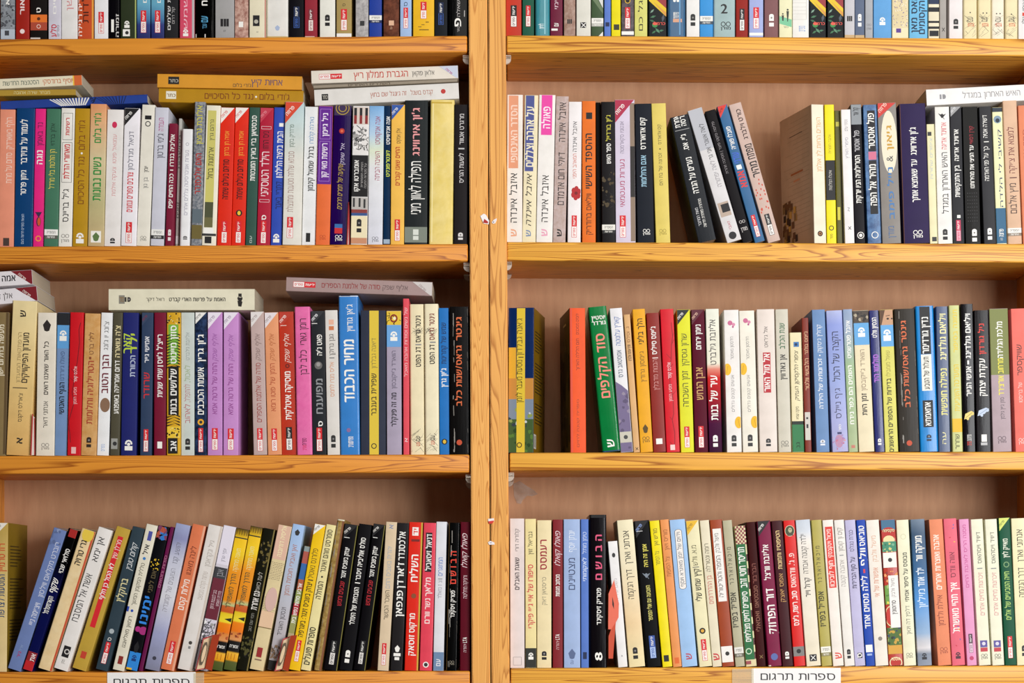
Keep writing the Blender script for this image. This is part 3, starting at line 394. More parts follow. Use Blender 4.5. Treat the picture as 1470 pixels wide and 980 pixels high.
B('cream book with dark photo head and blue block','#e9dcba',1233,1255.5,1224.5,1246,445,[('PHO',yy(228),yy(292)),P(292,402,'#62a6dc'),ST(315,362,W),T("הווארד ג'ייקובסון",425,632,'#a08e78',6),T('זמן היות',645,755,'#2c2620',6.5,0,1)])
B('navy book with violet title','#282d6c',1257,1270,1247.5,1261,445,[T('הנסיון וולט',265,365,W,6,0,1),T('סולומון היד',450,590,'#b46ad8',7,0,1),AR(872,908,W)],gl=.25)
B('yellow book with girl face photo head and blue block','#dcd66e',1271,1289.5,1262.5,1281.5,444,[('FA',yy(226),yy(302)),P(302,410,'#62a6dc'),ST(325,382,W),T('שאול מומבילו',430,560,'#a89f4c',5.5),T('בדידות של הספורים הראשונים',570,940,'#33301c',6,0,1)])
B('black scuffed book with orange lettering beside the yellow face book','#35302a',1291,1321,1284,1312,442.5,[('CR',yy(215),yy(940)),T("גינטר",280,390,'#d9693a',7,-2,1),T("גראס/שנות",410,610,'#d9693a',7,-1,1),T('כלב',625,715,'#d9693a',7,0,1),DI(895,4,'#c24a28')],gl=.35)
B('vivid blue book with black and white title panels','#2585cc',1322,1347,1313,1341,438.5,[P(210,448,'#1c1c1e',.22,.78),P(450,632,'#ece9dc',.22,.78),P(680,815,'#171717',.22,.78),T('נדין גורדימר',262,446,W,9,0,1),T('תעלול של הטבע',462,625,'#222',7,0,1),T('אחאמתא',690,808,W,8,0,1),AR(852,888,'#1c2c44')],rr=.003,gl=.25)
B('slate blue book with long pale yellow lettering','#4a5878',1348,1364,1343,1360.5,439.5,[T('ויליאם גולדינג',245,478,'#ece6a8',8.5,1,1),T('נפילה חופשית',520,755,'#e6e08c',8.5,1,1),T('עה',840,900,'#e6e0a8',5)],gl=.3)
B('pale yellow green book with amber sticker','#cbcf8c',1367.5,1382.5,1362,1377,438,[T('תמונה בסיפור',225,440,'#dfc648',6,1,1),T('המערכה השביעית',500,735,'#dcc040',7,1,1),P(772,840,'#e4b92a',.05,1),T('שחרור',850,925,'#33301c',6)],rr=.002)
B('tall glossy black book with white title and yellow hand','#1c1a1c',1384,1400,1378.5,1397,436,[T('ויליאם גולדינג',245,470,W,7,1,1),P(480,500,W,.45,.6),T('אנשי הנייר',510,660,W,7,1,1),('PZ',yy(755),'#e9d27a'),T('ספרית',852,870,W,6),T('מעריב',872,884,W,6),T('ספרים',886,906,'#e0402c',6)],gl=.15)
B('black book with red author and pale puzzle piece','#201d1f',1402,1423,1398.5,1418.5,445,[T('ניל גורדון',295,450,'#d8392e',7,0,1),T('עקדת יצחק',470,658,W,8,0,1),('PZ',yy(738),'#c2cfe2'),P(852,888,W,.35,.72),P(892,906,'#bbb',.3,.75)],gl=.25)
B('olive book with mauve lower half','#b29ea4',1425,1453,1420.5,1446,442.5,[P(218,552,'#7b8144'),T('מלכת הגלידה',285,468,W,7.5,1,1),T('מרחוב אורצ׳רד',470,655,'#e6dc4a',7.5,1,1),T('סוזן ג׳יין גילמן',665,775,'#5a4c54',5,2),MD(860,895,'#6a5a60')])
B('coral book with thin black title at the right frame edge','#ea7468',1458,1478,1451,1471,442.5,[T('שוויקספר',400,555,'#2c1a18',7),T('של בריסטו',590,690,'#f0c8c0',5),MD(870,900,'#f0c8c0')])

ROW('4L', 700, 3.5)
B('gold cream book turned to show its olive back cover','#d8be80',-10,9,-9,12,750,[SA('#e8e2d6','#777',1),T('רוז טרמיין',280,422,'#c85028',8,2,1),T('המסעות לצרפת',435,650,'#2f4a70',8,2,1),P(780,900,'#b8322c',.1,.4)],yaw=0,side='cov4',grad=[(0,'#e2c995'),(.6,'#d6bc7a'),(1,'#b89a4c')])
B('periwinkle book leaning right at the left end','#6f82b4',10,30.5,77,96.5,756,[T('רוברט מקלאם ווילסון',272,545,'#d0d4e4',6.5,3,0),T('ויצ׳ימה נייי',575,685,'#d0d4e4',7,3,1),T('אריה',790,820,'#8ca0c8',3.5),T('ניר',822,852,'#a83a6a',4,0,1),('TX',yy(215),yy(290))])
B('black and navy book leaning right with red head and foot','#191a2e',32,46.5,98,112.5,757,[P(200,248,'#a8221e',.2,1),T('סולויאן שבוי',305,425,W,6,2,1),T('שקוף',460,530,W,8,-1,1,.3),T('הקארמיטלסל',545,632,W,6.5,0,1),P(825,870,'#8c2028',0,1),T('את',832,868,'#f0e4e0',6,2,1),P(870,925,'#c01f26')],grad=[(0,'#1d2050'),(.55,'#1d1f4a'),(.75,'#141316'),(1,'#141214')],gl=.25)
B('cream book leaning right with torn yellow top and red edge','#e8cb98',54.5,74,116,139,757,[P(195,925,'#c24c2a',.86,1),('EL',yy(198),yy(270),'#e8c848'),T('גרי טרויה',265,388,K,8,-1,1)],pat=('#eed6a8',14),rr=.002)
B('off white book leaning right with black photo emblem','#ece7e2',76,98,141.5,162,755,[T('אן ימא',250,370,'#2c2a2c',8,-1),T('אשת אל המסבח',435,672,'#2c2a2c',9,-2),P(795,850,'#1c1a1c',.25,.75),DI(822,4,'#cfcac4',1,.4),T('מתן',862,882,'#8a8680',4)])
B('mustard book leaning right with red title stripe','#c2a041',102.5,124.5,167.5,188,754,[P(245,700,'#d6232c',.3,.68),T('מרלן שין',262,355,'#f1dfd6',6,0,0),T('לא הכול כן חלוף',380,560,W,6,0,1),P(822,856,'#c4402c',.3,.68)])
B('dark slate book leaning right with cream title','#38464f',135.5,156,191.5,207,754.5,[T('קולום טובין',280,412,'#d9dcdc',7,1,0,.3),T('ברוקלין',455,572,'#d8cf9c',8.5,0,1),DI(720,3.6,'#aab4b8'),T('ס',752,768,W,5),YD(775,882)])
B('cream book leaning right with blue dots and small emblems','#e6e0cc',161,178.5,210.5,227,751,[P(218,265,'#4a50a0',.35,.7),T('איל',285,335,'#333',6,0,1),DI(355,2.2,'#3a7cc0'),T('טללית המקומן המשך',378,590,'#5a5648',5),DI(617,2,'#2c50b0'),P(600,625,'#2c48a8',0,.2),T('רומאן מאליאנגו',645,800,'#5a5648',5),P(845,885,'#8a2a22',.3,.7)])
B('black colourful book leaning right with bright blue letters','#19181c',180,197,226.5,244,753,[('BL',yy(188),yy(262)),('DTY',yy(355),yy(410)),T('אם לפני',415,525,'#5c5034',6,1,1),T('ימינו',545,682,'#2f86e0',12,1,1),DI(712,4,'#b02a80',-4),DI(715,6,'#a82a78',4),P(825,925,'#2a86d8'),('V',yy(770),yy(828),'#19181c'),ST(840,870,'#173a78'),P(905,925,'#e6b82a',0,.5)])
B('very thin purple maroon book leaning right','#6c1f4c',198,205,245,250.5,755.5,[T('סודות וחטאים',340,500,'#b0708c',3.5)])
B('lavender grey book fading to white in the middle, leaning right','#a9aac8',207,229,253,273,750,[T('יהושע קנז',275,380,'#7a7a88',6.5),T('הצוענים של קומונדיה',405,620,'#9a98a2',6.5),DI(855,2.8,'#3a3a48')],grad=[(0,'#83859c'),(.25,'#a0a4c8'),(.5,'#d9d9e0'),(.75,'#c9cbdc'),(.9,'#8d90b8'),(1,'#a0a8cc')])
B('salmon orange book leaning right with white title','#e07c54',230,250,276.5,296,751,[P(180,925,'#e8a888',.84,1),T('לינה מאגוו',295,435,'#7a3420',7),T('מילות קסם',460,612,'#f5e4d8',8,0,1),YD(770,885)])
B('plain white book leaning right with faint grey lettering','#e6e0da',253,277,300.5,319.5,751.5,[P(180,925,'#d5c8bb',.84,1),T('גייל ונקראמן',265,395,'#b5aca4',6.5),T('שיחות וקולם מבושם',420,560,'#c2b8b0',6.5),DI(778,2.6,'#44403c'),P(795,808,'#888',.42,.58)])
B('white headed book with maroon block and grey photo, leaning right','#d8d2dc',278.5,297,321,339,753,[P(185,385,'#e6e0ec'),T('יוסף שרון',305,370,'#8c8894',4.5),P(400,455,'#3c3c40'),T('אבן',410,445,'#9a9a9e',8),P(455,660,'#6c2434'),T('בגב לבנבנת הרומן',515,608,'#e0c8cc',4.5,-2),T('סדרת השמש',515,590,'#e0c8cc',4,5),('Q',yy(665),yy(800),'#55555a')])
B('yellow orange striped book leaning right, left of the twins','#f0a028',301,318.5,339,358.5,757,[('GA',)],grad=[(0,'#4c5a2a'),(.06,'#5a6030'),(.07,'#e8a020'),(.12,'#f0b83a'),(.13,'#1e1c1c'),(.2,'#1e1c1c'),(.21,'#e09a60'),(.26,'#d9843c'),(.27,'#ef7a1e'),(.33,'#f0861e'),(.34,'#f2dc3a'),(.4,'#e8c82c'),(.41,'#c8592c'),(.45,'#cc6a34'),(.46,'#b4c88c'),(.49,'#e98e20'),(.7,'#f09a28'),(.82,'#f4cf2c'),(.93,'#f5c62a'),(1,'#3c3020')])
B('yellow orange striped book leaning right, right of the twins','#f0a028',320.5,338,359.5,377,754,[('GA',)],grad=[(0,'#4c5a2a'),(.06,'#5a6030'),(.07,'#e8a020'),(.12,'#f0b83a'),(.13,'#1e1c1c'),(.2,'#1e1c1c'),(.21,'#e09a60'),(.26,'#d9843c'),(.27,'#ef7a1e'),(.33,'#f0861e'),(.34,'#f2dc3a'),(.4,'#e8c82c'),(.41,'#c8592c'),(.45,'#cc6a34'),(.46,'#b4c88c'),(.49,'#e98e20'),(.7,'#f09a28'),(.82,'#f4cf2c'),(.93,'#f5c62a'),(1,'#3c3020')])
B('black olive book leaning right with white title','#24241e',339,356,378.5,395.5,757,[P(200,925,'#7a6c34',.88,1),('N',yy(240),yy(400),'#6a5c28'),T('לעת כזאת',425,520,'#b9b4a8',5.5),T('גם אחרת',520,612,'#e6e2da',8,0,1),T('תמי שם טוב',630,720,'#8c8a80',4),('N',yy(740),yy(880),'#4e4a1e')],gl=.3)
B('peach cream collage book leaning right with red square mark','#e2cfa0',357.5,379,400,420,752,[P(185,360,'#e0b8a0'),T('אליסיה דוז׳ובנה',190,345,'#f1e2b4',6,0,1),('WR',yy(365),yy(460)),('WR',yy(540),yy(620)),('EL',yy(500),yy(620),'#d9b4a8'),P(620,700,'#e8c4a0'),P(700,704,'#8a7448'),P(802,850,'#9c2a2c',.3,.68),P(860,866,'#8a6a5a',.25,.75)])
B('pale blue book leaning right with rusty title and photo foot','#c3c9d8',380.5,402.5,421.5,435.5,751,[('V',yy(208),yy(240),'#333'),T('זאן ואבירי חוכמת הזמן',285,540,'#b0705a',6),T('וינסטון האגריד',600,740,'#4a4448',6,0),('N',yy(790),yy(865),'#8a7058'),P(868,925,'#232222')],grad=[(0,'#b4aeb0'),(.3,'#beb8bc'),(.6,'#bcc2d0'),(.85,'#a9c2e4'),(1,'#a4c4ee')])
B('short book of stacked coloured stripes leaning right','#a89a5c',403.5,413,437,446.5,783,[P(290,320,'#8c9a9a'),P(320,380,'#b0584a'),P(380,460,'#3468a8'),P(460,515,'#b06040'),P(515,580,'#8f9a50'),P(580,640,'#b02a34'),P(640,730,'#9a9a5c'),T('ארבע סתות נפש בית',480,680,W,5,0,1),P(730,925,'#b8a880')],back=.006)
B('bright yellow book leaning right with white corner','#f2c51c',414.5,430.5,451,468,751,[SA('#efece6','#444',1,),T('פלורנס נאוטיל',305,455,'#5a4a14',7),P(460,466,'#5a4a14',.3,.75),T('יצחק בשביס זינגר: ביוגרפיה',474,748,'#3c3210',7,0,1),YD(765,872)])
B('pale cream book leaning right with black lettering','#ecdfa2',431.5,447,468.5,484,751.5,[T('סומרסט מוהם זאינגר',210,425,'#4a4430',7,0,1),DI(447,1.4,K),T('המחלה',470,558,'#4a4430',7,0,1),T('סופרות פועלים',700,888,'#2e2a1c',8,0,1)])
B('old gold brown book with curled worn spine, leaning right','#b59a5c',448,462.5,484,494,744,[P(150,925,'#7c4a28',.7,1),('CR',yy(165),yy(920)),P(150,165,'#dcd4bc',-.1,1)],rr=.003,pat=('#8c6c34',40))
B('black book leaning right with corner and red subtitle, left one','#1a191b',463.5,485,496,513.5,751,[P(178,920,'#77702c',.93,1),SA('#1a191b','#e9e4dc'),P(250,253,W,.1,.5),T('יצחק בשביס זינגר',300,455,W,6,-1,1),T('שבעים וחמש',470,592,'#c62a34',6,-1,0),YD(768,888,'#222','#e0dcd6')])
B('black book leaning right with long white title, no red','#1c1b1d',486.5,506,516,533.5,751,[T('סולס אוליבייה זיסבר',250,465,W,6.5,0,1),P(475,480,W,.3,.7),T('הטבחית של הימלר',500,688,W,6.5,0,1),AR(815,885,W)])
B('black book leaning right with corner and red subtitle, right one','#1a191b',507.5,524,536,553.5,751,[P(178,920,'#77702c',.93,1),SA('#1a191b','#e9e4dc'),P(250,253,W,.1,.5),T('יצחק בשביס זינגר',295,450,W,6,-1,1),T('שבעים וחמש',465,590,'#c62a34',6,-1,0),YD(768,885,'#222','#e0dcd6')])
B('beige book with pale title and red and white mark','#dcc6a6',541.5,558,554.5,570,748.5,[T('א',185,205,'#6a84b0',6),T('יהודית בושביס רותם',295,505,'#a9b0b4',6),T('השכר הכושר',515,662,'#5a5040',6,0),YD(780,890)])
B('charcoal book with tall bold white title','#2c2a2b',559.5,578.5,571,586.5,750,[T('אלכסנדר',220,365,W,8.5,0,1),T("ז'ארדן",375,505,W,8.5,0,1),T('פנפאן',515,648,W,8.5,0,1),('V',yy(790),yy(825),W),P(830,845,W,.2,.8),P(850,865,W,.3,.7)],gl=.35)
B('bright red book with white title and tiny heart','#e03226',580,600.5,587.5,607,749,[P(172,918,'#c9a83a',.88,1),P(198,240,'#f3ece6',.25,.7),T('יד',205,235,'#e03226',6,0,1),P(258,270,'#7a1f1a',.2,.8),T('השליח',335,472,W,9.5,0,1),DI(543,3.6,'#8a4a2c'),T('מרקוס',630,728,W,7.5,-1,1),T('זוסאק',738,842,W,7.5,-1,1)],gl=.3)
B('coral pink book with black author box','#e44a5c',601.5,620.5,609,625.5,750,[P(225,422,'#1e1a1c',.2,.72),T('דניאל זיסאביל',232,415,W,7,0,1),T('מלאך',450,545,'#f4dcd8',7,0,1),T('נשר',555,610,'#f4dcd8',7,0,1),T('וורם',622,682,'#f4dcd8',7,0,1),DI(888,4.2,W),DI(888,2.8,'#333')],gl=.3)
B('white book with blue lettering and slate blue foot','#dfdfe4',621.5,636.5,626.5,641.5,748.5,[P(825,918,'#6d87a8'),T('המתוגרים',350,442,'#4a7ac0',6,0),P(455,460,'#999',.3,.7),T('צ ז נזאלד',465,555,'#9a9aa4',5),T('עם',860,895,'#e6e6ea',6,0,1)])
B('black book with red spaced title and gold edge','#171513',640.5,655.5,645,659.5,750,[P(175,915,'#7a5c26',0,.05),('CR',yy(200),yy(900)),T('ה ב ו ש ם',318,482,'#e0402c',8,0,1),T('פטריק זיסקינד',515,652,W,5.5,0,1),MD(868,890,'#8c8474')],gl=.25)
B('dark maroon book touching the centre post with white script','#5e1a26',660,675,661.5,675.5,749,[T('פאולו קואלו',232,402,'#e6cdd0',7,-1,0,.3),T('ורוניקה מחליטה',440,555,'#dcc0c4',5.5,0),T('LTA',750,778,W,5,0,1),T('יהודה',785,825,'#d8c0c4',4)])

ROW('4R', 700, 3.5)
B('pale pinkish white book touching the centre post','#e6d8d4',732.5,753,732,752.5,744,[T('קלודיה דורי',205,318,'#6c6260',5),T('שאגת האבלים',350,512,'#3c2c30',6,0,1),('O2',yy(850),yy(890),'#9a908c')])
B('cream book with pink red title and black foot block','#eedda0',754.5,770,753.5,769.5,744.5,[P(805,905,'#2a2c26'),T('גבריאל זווין',220,335,'#4a4434',5.5),T('סיפורו של איי ג׳יי פיקרי',385,705,'#cf4a4c',7,0,1),ST(828,862,W)])
B('cream book with maroon bold title at the top','#eddcae',771,791.5,771,791.5,746.5,[T('רעמסס',260,412,'#9c2030',9,-1,1),T('כריסטיאן ז׳אק',448,588,'#8a826c',5.5,0),AR(820,868,'#1d1b1c')])
B('brick maroon book with white script and small print','#84262c',793.5,808,793.5,808,745.5,[T('פאולו קואלו',220,392,'#e6cdd0',7,0,0,.3),T('מכתוב מגמות',435,545,W,5.5,0,1),T('LTA',735,762,W,5,0,1),T('יהודה',768,812,'#d8b0b0',4)])
B('wide light blue book with navy title','#a3b8de',809.5,833,809,832.5,745,[T('יונתן יוסף',215,322,'#dfe6f2',8,0),T('מצטיינים',352,512,'#3c4668',9,0,0),('V',yy(808),yy(860),'#5a6a90'),T('עם',865,885,'#5a6a90',4)])
B('narrow medium blue book with pale lettering','#5a7cc8',834,845.5,834,844.5,745,[T('טימן מותל',222,330,'#c9d6f0',5,0),T('לאקומותי',350,468,'#c9d6f0',5,0,1),P(825,860,'#1c2c50',.25,.75)])
B('taller black worn book with spaced pink title','#1c1a1c',847,871.5,846,870.5,738.5,[P(135,150,'#0e0d0e'),T('ה ב ו ש ם',235,462,'#e0567c',9,1,1),T('פטריק זיסקינד',503,688,W,6,1,1),T('8',825,868,W,9,1,1)],rr=.003,gl=.25)
B('short white book behind an orange ribbon bookmark','#edebea',887,901.5,873,885.5,776,[DI(338,2.4,'#333',0,0,1.4),T('גשם על הים',455,590,'#c4bfc0',4),P(840,848,'#999',.45,.55)])
B('wide cream book leaning left with black serif title','#eee0bc',903,926.5,885.8,908,745,[T('אנתוני וארן',215,382,'#2c2822',8,0),T('דרך הנקמה',410,558,'#2c2822',8,0),AR(800,865,'#222',-1)],grad=[(0,'#eedfae'),(.3,'#eccfa0'),(.7,'#efe3c2'),(1,'#eee4c0')])
B('black book leaning left with yellow title and small bird','#17161a',928.5,950,910.5,931.5,746,[SA('#17161a','#8aa4dc'),P(215,218,'#ccc',.1,.5),T('אמן זה היה',283,397,'#e4d85c',5.5,1,1),('BI2',yy(440),'#7a8490'),T('השבועה עם אולי המספר',490,668,'#d8d070',5.5,1,1),YD(742,855,'#3a5aa8','#a9bfe8')],rr=.002)
B('bright yellow book leaning left with black square near foot','#f1de18',951,965.5,932.5,946,746.5,[T('מוריש ואן',205,290,'#5a5420',5.5,0),T('צל הסיפור',318,388,'#7a7420',5.5,0),P(840,872,'#222',.2,.72)])
B('orange book leaning left with brown lettering','#ea9858',966.5,978.5,947,960,745,[T('מוריס ויאן',210,312,'#9a5a2c',5.5,0),T('צל הסופיות',345,445,'#9a5a2c',5.5,0),P(852,882,'#e06a2c',.25,.75)])
B('sky blue book leaning left with white cartouche label','#a0c4ec',979,1001.5,961,983,744.5,[('CA',yy(210),yy(507)),T('וידוים של יזמן מאיגרא ויוסף',222,495,'#4a5260',5,0,0),T('ש',830,862,'#b84a5a',8,0,1)])
B('cream book leaning left with yellow corner and dark round emblem','#eae2b8',1004,1022.5,984.5,1002.5,746,[SA('#e8b82c','#8a6a1c'),T('מ.א. וולש',288,390,'#5a5438',6.5,-1),P(396,400,'#666',.2,.7),T('קיץ שמש שלי',405,568,'#2c2818',7.5,0,1),DI(718,4.4,'#2c2418'),DI(718,2.4,'#e0a83a'),YD(760,868)])
B('beige book leaning left with pink red title','#e6dcc0',1023.5,1036,1004,1018,746,[T('רומה ונטורלה',280,420,'#5a5440',5.5,0),T('בן ההדרדומים',440,582,'#c4605a',6,0),T('ש',830,866,'#c8323a',9,0,1)])
B('rust brown book leaning left with white title panel','#a04626',1037,1054.5,1019,1036,745,[P(205,570,'#efece6',.15,.85),T('מישל וולבק',228,325,'#6a6460',5.5,-1),T('המפה והטריטוריה',340,548,'#5a4c48',6,-1),P(795,875,'#efece6',0,.95),DI(832,3,'#2c2a28')])
B('grey beige book leaning left with spaced black lettering','#b8b294',1055.5,1070,1037.5,1050,746,[T('מ י כ א ל ו א ר נ ר',297,485,'#3a382c',5.5,-1,0),T('אפריל בפריז',525,702,'#2a281e',7.5,-1,1),BD(800,850,'#e8e5dc','#6a6654')])
B('green titled book with checkered red and cream head','#e0d4a8',1071.5,1086,1054,1070,754,[('CK',yy(192),yy(285),'#8c3a48','#d9cfae'),P(282,862,'#1f6a3a',.0,.86),T('תריסר חוטי זהב',298,500,W,9,-1,1),T('סיפורים לחיים מצליחים',520,772,W,7.5,-1,1),DI(820,4.5,'#cfe0c4',-2,.3),('CK2',yy(300),yy(860)),P(868,885,'#9a4a50',0,.5)])
B('dark maroon book leaning left with brown red lettering','#401416',1087,1099.5,1071,1084,748.5,[T('סובסטיאנו',490,600,'#96604c',5.5,0),T('הברבור',380,480,'#8a4c40',5.5,0),T('ואסאלי',620,720,'#96604c',5.5,0),T('x',838,858,'#8a6a3c',6)])
B('crimson maroon book with black corner and large white title','#7f2044',1103,1122.5,1086.5,1105.5,746.5,[SA('#1d1a1c'),T('אליזבת וורצל',285,462,W,7.5,0,1),T('דור הפרוזק',505,732,W,10.5,1,1),DI(848,5,'#5a6aa8'),P(888,896,'#d8c8b8',.0,.2)],rr=.002)
B('dark plum brown book with gold lettering','#48262a',1124,1138.5,1107,1123,746.5,[T('הטיפוסיז ותמונות',215,408,'#e0c288',5.5,0,1),T('אפוס יאצק',430,572,'#c99a5c',5.5,0),AR(822,862,W)])
B('bright red book with small oval portrait photo','#d82420',1140,1156.5,1124.5,1140.5,746,[('OV',yy(216)),T("פ. ג'. וודהאוס",328,500,'#f3dcd4',7,0,1),T("סוב, רשת, ג'ינס",517,692,W,7,0,1),P(797,845,'#7f7d7a'),DI(820,3.2,'#222')])
B('cream book with grey top and black square cross emblem','#ece3d2',1158.5,1178,1141.5,1163,745,[T('ילדה קטנה אבודה',232,430,'#4c4844',7,-1,0),T('קרול וייר',450,547,'#4c4844',7,0,1),P(836,870,'#1f1d1e',.25,.75),('XX',yy(853))],grad=[(0,'#eadfc4'),(.85,'#ebe4da'),(.92,'#d2d8e0'),(1,'#c6ced8')])
B('khaki green book with spaced black lettering and white band','#b5a958',1180,1194.5,1164.5,1179,745.5,[T('מ י כ א ל ו א ר נ ר',292,480,'#3a3620',5.5,-1,0),T('אפריל בפריז',520,697,'#2a2814',7.5,-1,1),BD(797,845,'#efece0','#8a8254')])
B('white book with white title in tall red panel','#efe6dc',1196,1211.5,1180.5,1196,745.5,[P(195,502,'#dc3a2c',.18,.86),T('מיכאל ויטקובסקי',208,350,'#f6ddd4',5.5,0,1),T('חוף לוביבוו',365,495,'#f6ddd4',6,0,1),T('ש',826,858,'#dc4a3c',9,1,1)])
B('off white book with pale grey lettering and black arch mark','#ebe6de',1213,1227,1197,1211.5,745.5,[T('קים ון קוסון',200,318,'#8a857e',6,0),P(336,341,'#999',.3,.7),T('אהובה קטנה',362,495,'#a49e98',6,0),AR(810,862,'#222')])
B('pale lavender book with dark title lines','#bdb8d8',1228,1242.5,1212.5,1228,745.5,[T('כנרת נוגלס',212,320,'#4a4660',5.5,0),T('על סוף הברידות',347,505,'#3a3650',6,0,1),P(828,855,'#2c2a3c',.3,.75),T('ס',830,853,W,6,0,1)])
B('royal blue book with very bold white lettering','#1c46ac',1243.5,1256,1229,1242,745.5,[T('טוביאס',190,292,W,7.5,0,1),T('וולף',302,390,W,7.5,0,1),P(408,428,'#d03a4a',.4,.62),T('לילה מסוים אחד',442,706,W,7.5,0,1),P(788,825,W,.1,.85),P(832,842,'#9fb4e0',.2,.75)])
B('off white book with faint peach lettering and small apple','#ece4d8',1257,1275.5,1243,1261.5,745.5,[T('מישל וולבק',240,370,'#d9ab90',6,0),T('אפשרות של אי',400,547,'#d9a088',6.5,0,1),DI(757,3,'#8a8078')])
B('circus patterned book with white label panels','#b83a2c',1276.5,1296,1263.5,1285,745,[('CI',),P(325,400,'#efece2',0,.95),DI(362,3,'#2c2a28'),P(440,702,'#efece6',.3,.98),T('מישל וולבק',455,548,'#8a8480',4.5,2,0),T('סרוטונין',565,635,'#3a3836',5.5,2,1)],gl=.3)
B('pale ivory green book with small black lettering','#e9e6c6',1297.5,1315.5,1286.5,1304,745.5,[DI(245,4,'#d4d0ac',0,.2),T('מבוסס על סיפור אמיתי',325,570,'#33312a',5.5,1,1),T('דלפין דה ויגאן',592,735,'#7a766a',5.5,1),MD(828,855,'#8c8876')])
B('sky photograph book dark blue above white clouds','#5c86b4',1317.5,1338,1307,1327,744.5,[T('מוניקה וור',240,368,W,9,0,1),T('ילד אחד',402,495,'#e6eef6',9,1,1),T('מיליון',508,602,'#d6e6f6',9,1,0),ST(830,862,'#26282e')],grad=[(0,'#8a93a4'),(.08,'#7d8796'),(.12,'#d8d4d6'),(.17,'#c2c4cc'),(.22,'#8faccc'),(.45,'#4f92d4'),(.65,'#2f608e'),(.9,'#35506c'),(1,'#6a7c90')])
B('salmon orange book with white and brown title','#e68c66',1346.5,1366.5,1333.5,1353,744.5,[T('אהבה ואוצרות אחרים',235,510,'#f6e6d8',7.5,-1,1),T('איילת ולדמן',538,692,'#8a3828',7,-1,0),MD(800,832,'#a04a34')])
B('coral pink book sprinkled with confetti','#e4687a',1367,1385.5,1353.8,1373,743.5,[('CF',),T('אווה וודס',322,450,'#7a2438',7,0,0),T('איך תהיי מאושרת',475,722,W,9,0,1),ST(825,858,'#4a2430')])
B('narrow candy pink book with dark publisher box','#e39ac2',1388.5,1402.5,1376.5,1390.5,744.5,[T('מסנה הריס לאהבת החיים',185,500,'#c04a8a',4.5,0,0),YD(733,828,'#4a2c3c','#e9c8d8'),DI(855,3,'#c0406a')])
B('ivory book with pink title, left of the ivory pair','#ebe9d0',1405.5,1422.5,1393.5,1410.5,744.5,[T('דיוויד וייסהאוס',222,380,'#5a5850',5.5,1),P(402,407,'#888',.3,.75),T('זיכרונות מחיים אחרים',425,640,'#d08a8c',6,1),P(766,800,'#5a5098',.2,.8),DI(782,2.6,'#d8d4e0'),P(802,822,'#c03a44',.2,.8),MD(833,860,'#7a766a')])
B('ivory book with pink title, right of the ivory pair','#ebe9d0',1425,1441.5,1413.5,1431,744.5,[T('דיוויד וייסהאוס',222,380,'#5a5850',5.5,1),P(402,407,'#888',.3,.75),T('זיכרונות מחיים אחרים',425,640,'#d08a8c',6,1),P(766,800,'#5a5098',.2,.8),DI(782,2.6,'#d8d4e0'),P(802,822,'#c03a44',.2,.8),MD(833,860,'#7a766a')])
B('dark green book with lime corner','#1d553c',1443.5,1459.5,1433,1450,742.5,[SA('#d4dc6a','#5a6a2c'),T('מאייק לוין',255,350,'#e8ecd8',6.5,0,1),DI(385,4.2,'#7aa06a',0,.3),T('חייה הטבעיים של אלים',420,662,'#a9cc6a',7,0,1),YD(745,855)])
B('wide cream book with large black serif title at right edge','#eee4b8',1460.5,1486,1451,1478,743,[T('אנתוני וארן',208,370,'#2c2822',8,-2),T('דרך הנקמה',400,548,'#2c2822',8,-2),AR(790,850,'#222',-2)])

ROW('1L', 0, 1)
B('grey photo book with dark street scene','#7e8288',1,21,1,22.5,-150,[('N',0,40,'#55585e'),P(42,56,'#b9c2cc'),T('א',-2,7,W,5,0,1),P(44,51,'#44464c',.3,.6)],pat=('#9aa0a6',30))
B('brick red book with white round mark','#a22a22',22.5,41.5,23,42,-155,[T('הוצאה לאור',-60,21,'#f0dcd8',6,0,1),DI(45,3.4,'#f0dcd8')])
B('black book with orange and brick bands','#23201f',43.5,67.5,43.5,68,-140,[P(21,32,'#e8762a'),P(32,43.5,'#b04a34'),T('ט',11,18,W,6,0,1),DI(27,2.4,'#5a2c14'),DI(38,3,'#ecd0c4',0,.3),P(54,56,'#d8d0c8',0,.6)])
B('pale lavender book with red word at the foot','#d3cfdb',69.5,87.5,69.5,87.5,-150,[T('בלוטים',-40,20,W,4),T('סלע',35,53,'#c42a3a',7,-1,1),T('ספרים',36,52,'#77727c',3,5)])
B('off white book with pink script lettering','#e8e5e2',88.2,111,88,111,-145,[T('סיפור ישן',-60,15,'#d89a9a',7)])
B('brick orange book with black title and yellow edge','#c9512c',112,134.5,112.5,134.5,-150,[P(-150,60,'#e8a040',.88,1),T('נגד המלדות',-70,33,'#4a1a0e',8,0),T('ספריה רגילה',-20,52,'#f3dcd0',5,-8,1)])
B('white book with red publisher boxes beside the brick orange one','#ecebec',135.5,155,135.5,155,-150,[YD(17,48)])
B('black book with white block mark and spotted edge','#1b1a1c',156,171,156,172,-152,[P(28,46,W,.25,.5),T('זמורה',20,53,'#cfccc8',4,5,1)],gl=.25)
B('dark green book with star and white square','#353d2c',173,195.5,173,195.5,-150,[P(-150,60,'#a9b46a',.92,1),ST(30,40,W,-2),P(42,52,W,.15,.6),DI(47,2.6,'#333',-2)])
B('book fading light blue to navy, left of the blue pair','#5a8cae',196.5,215.5,196.5,216,-150,[T('מים רבים',-60,4,W,5,2),YD(15,47)],grad=[(0,'#2c2f66'),(.1,'#33407c'),(.14,'#4a7aa4'),(.25,'#6aaac4'),(1,'#8ac4d4')])
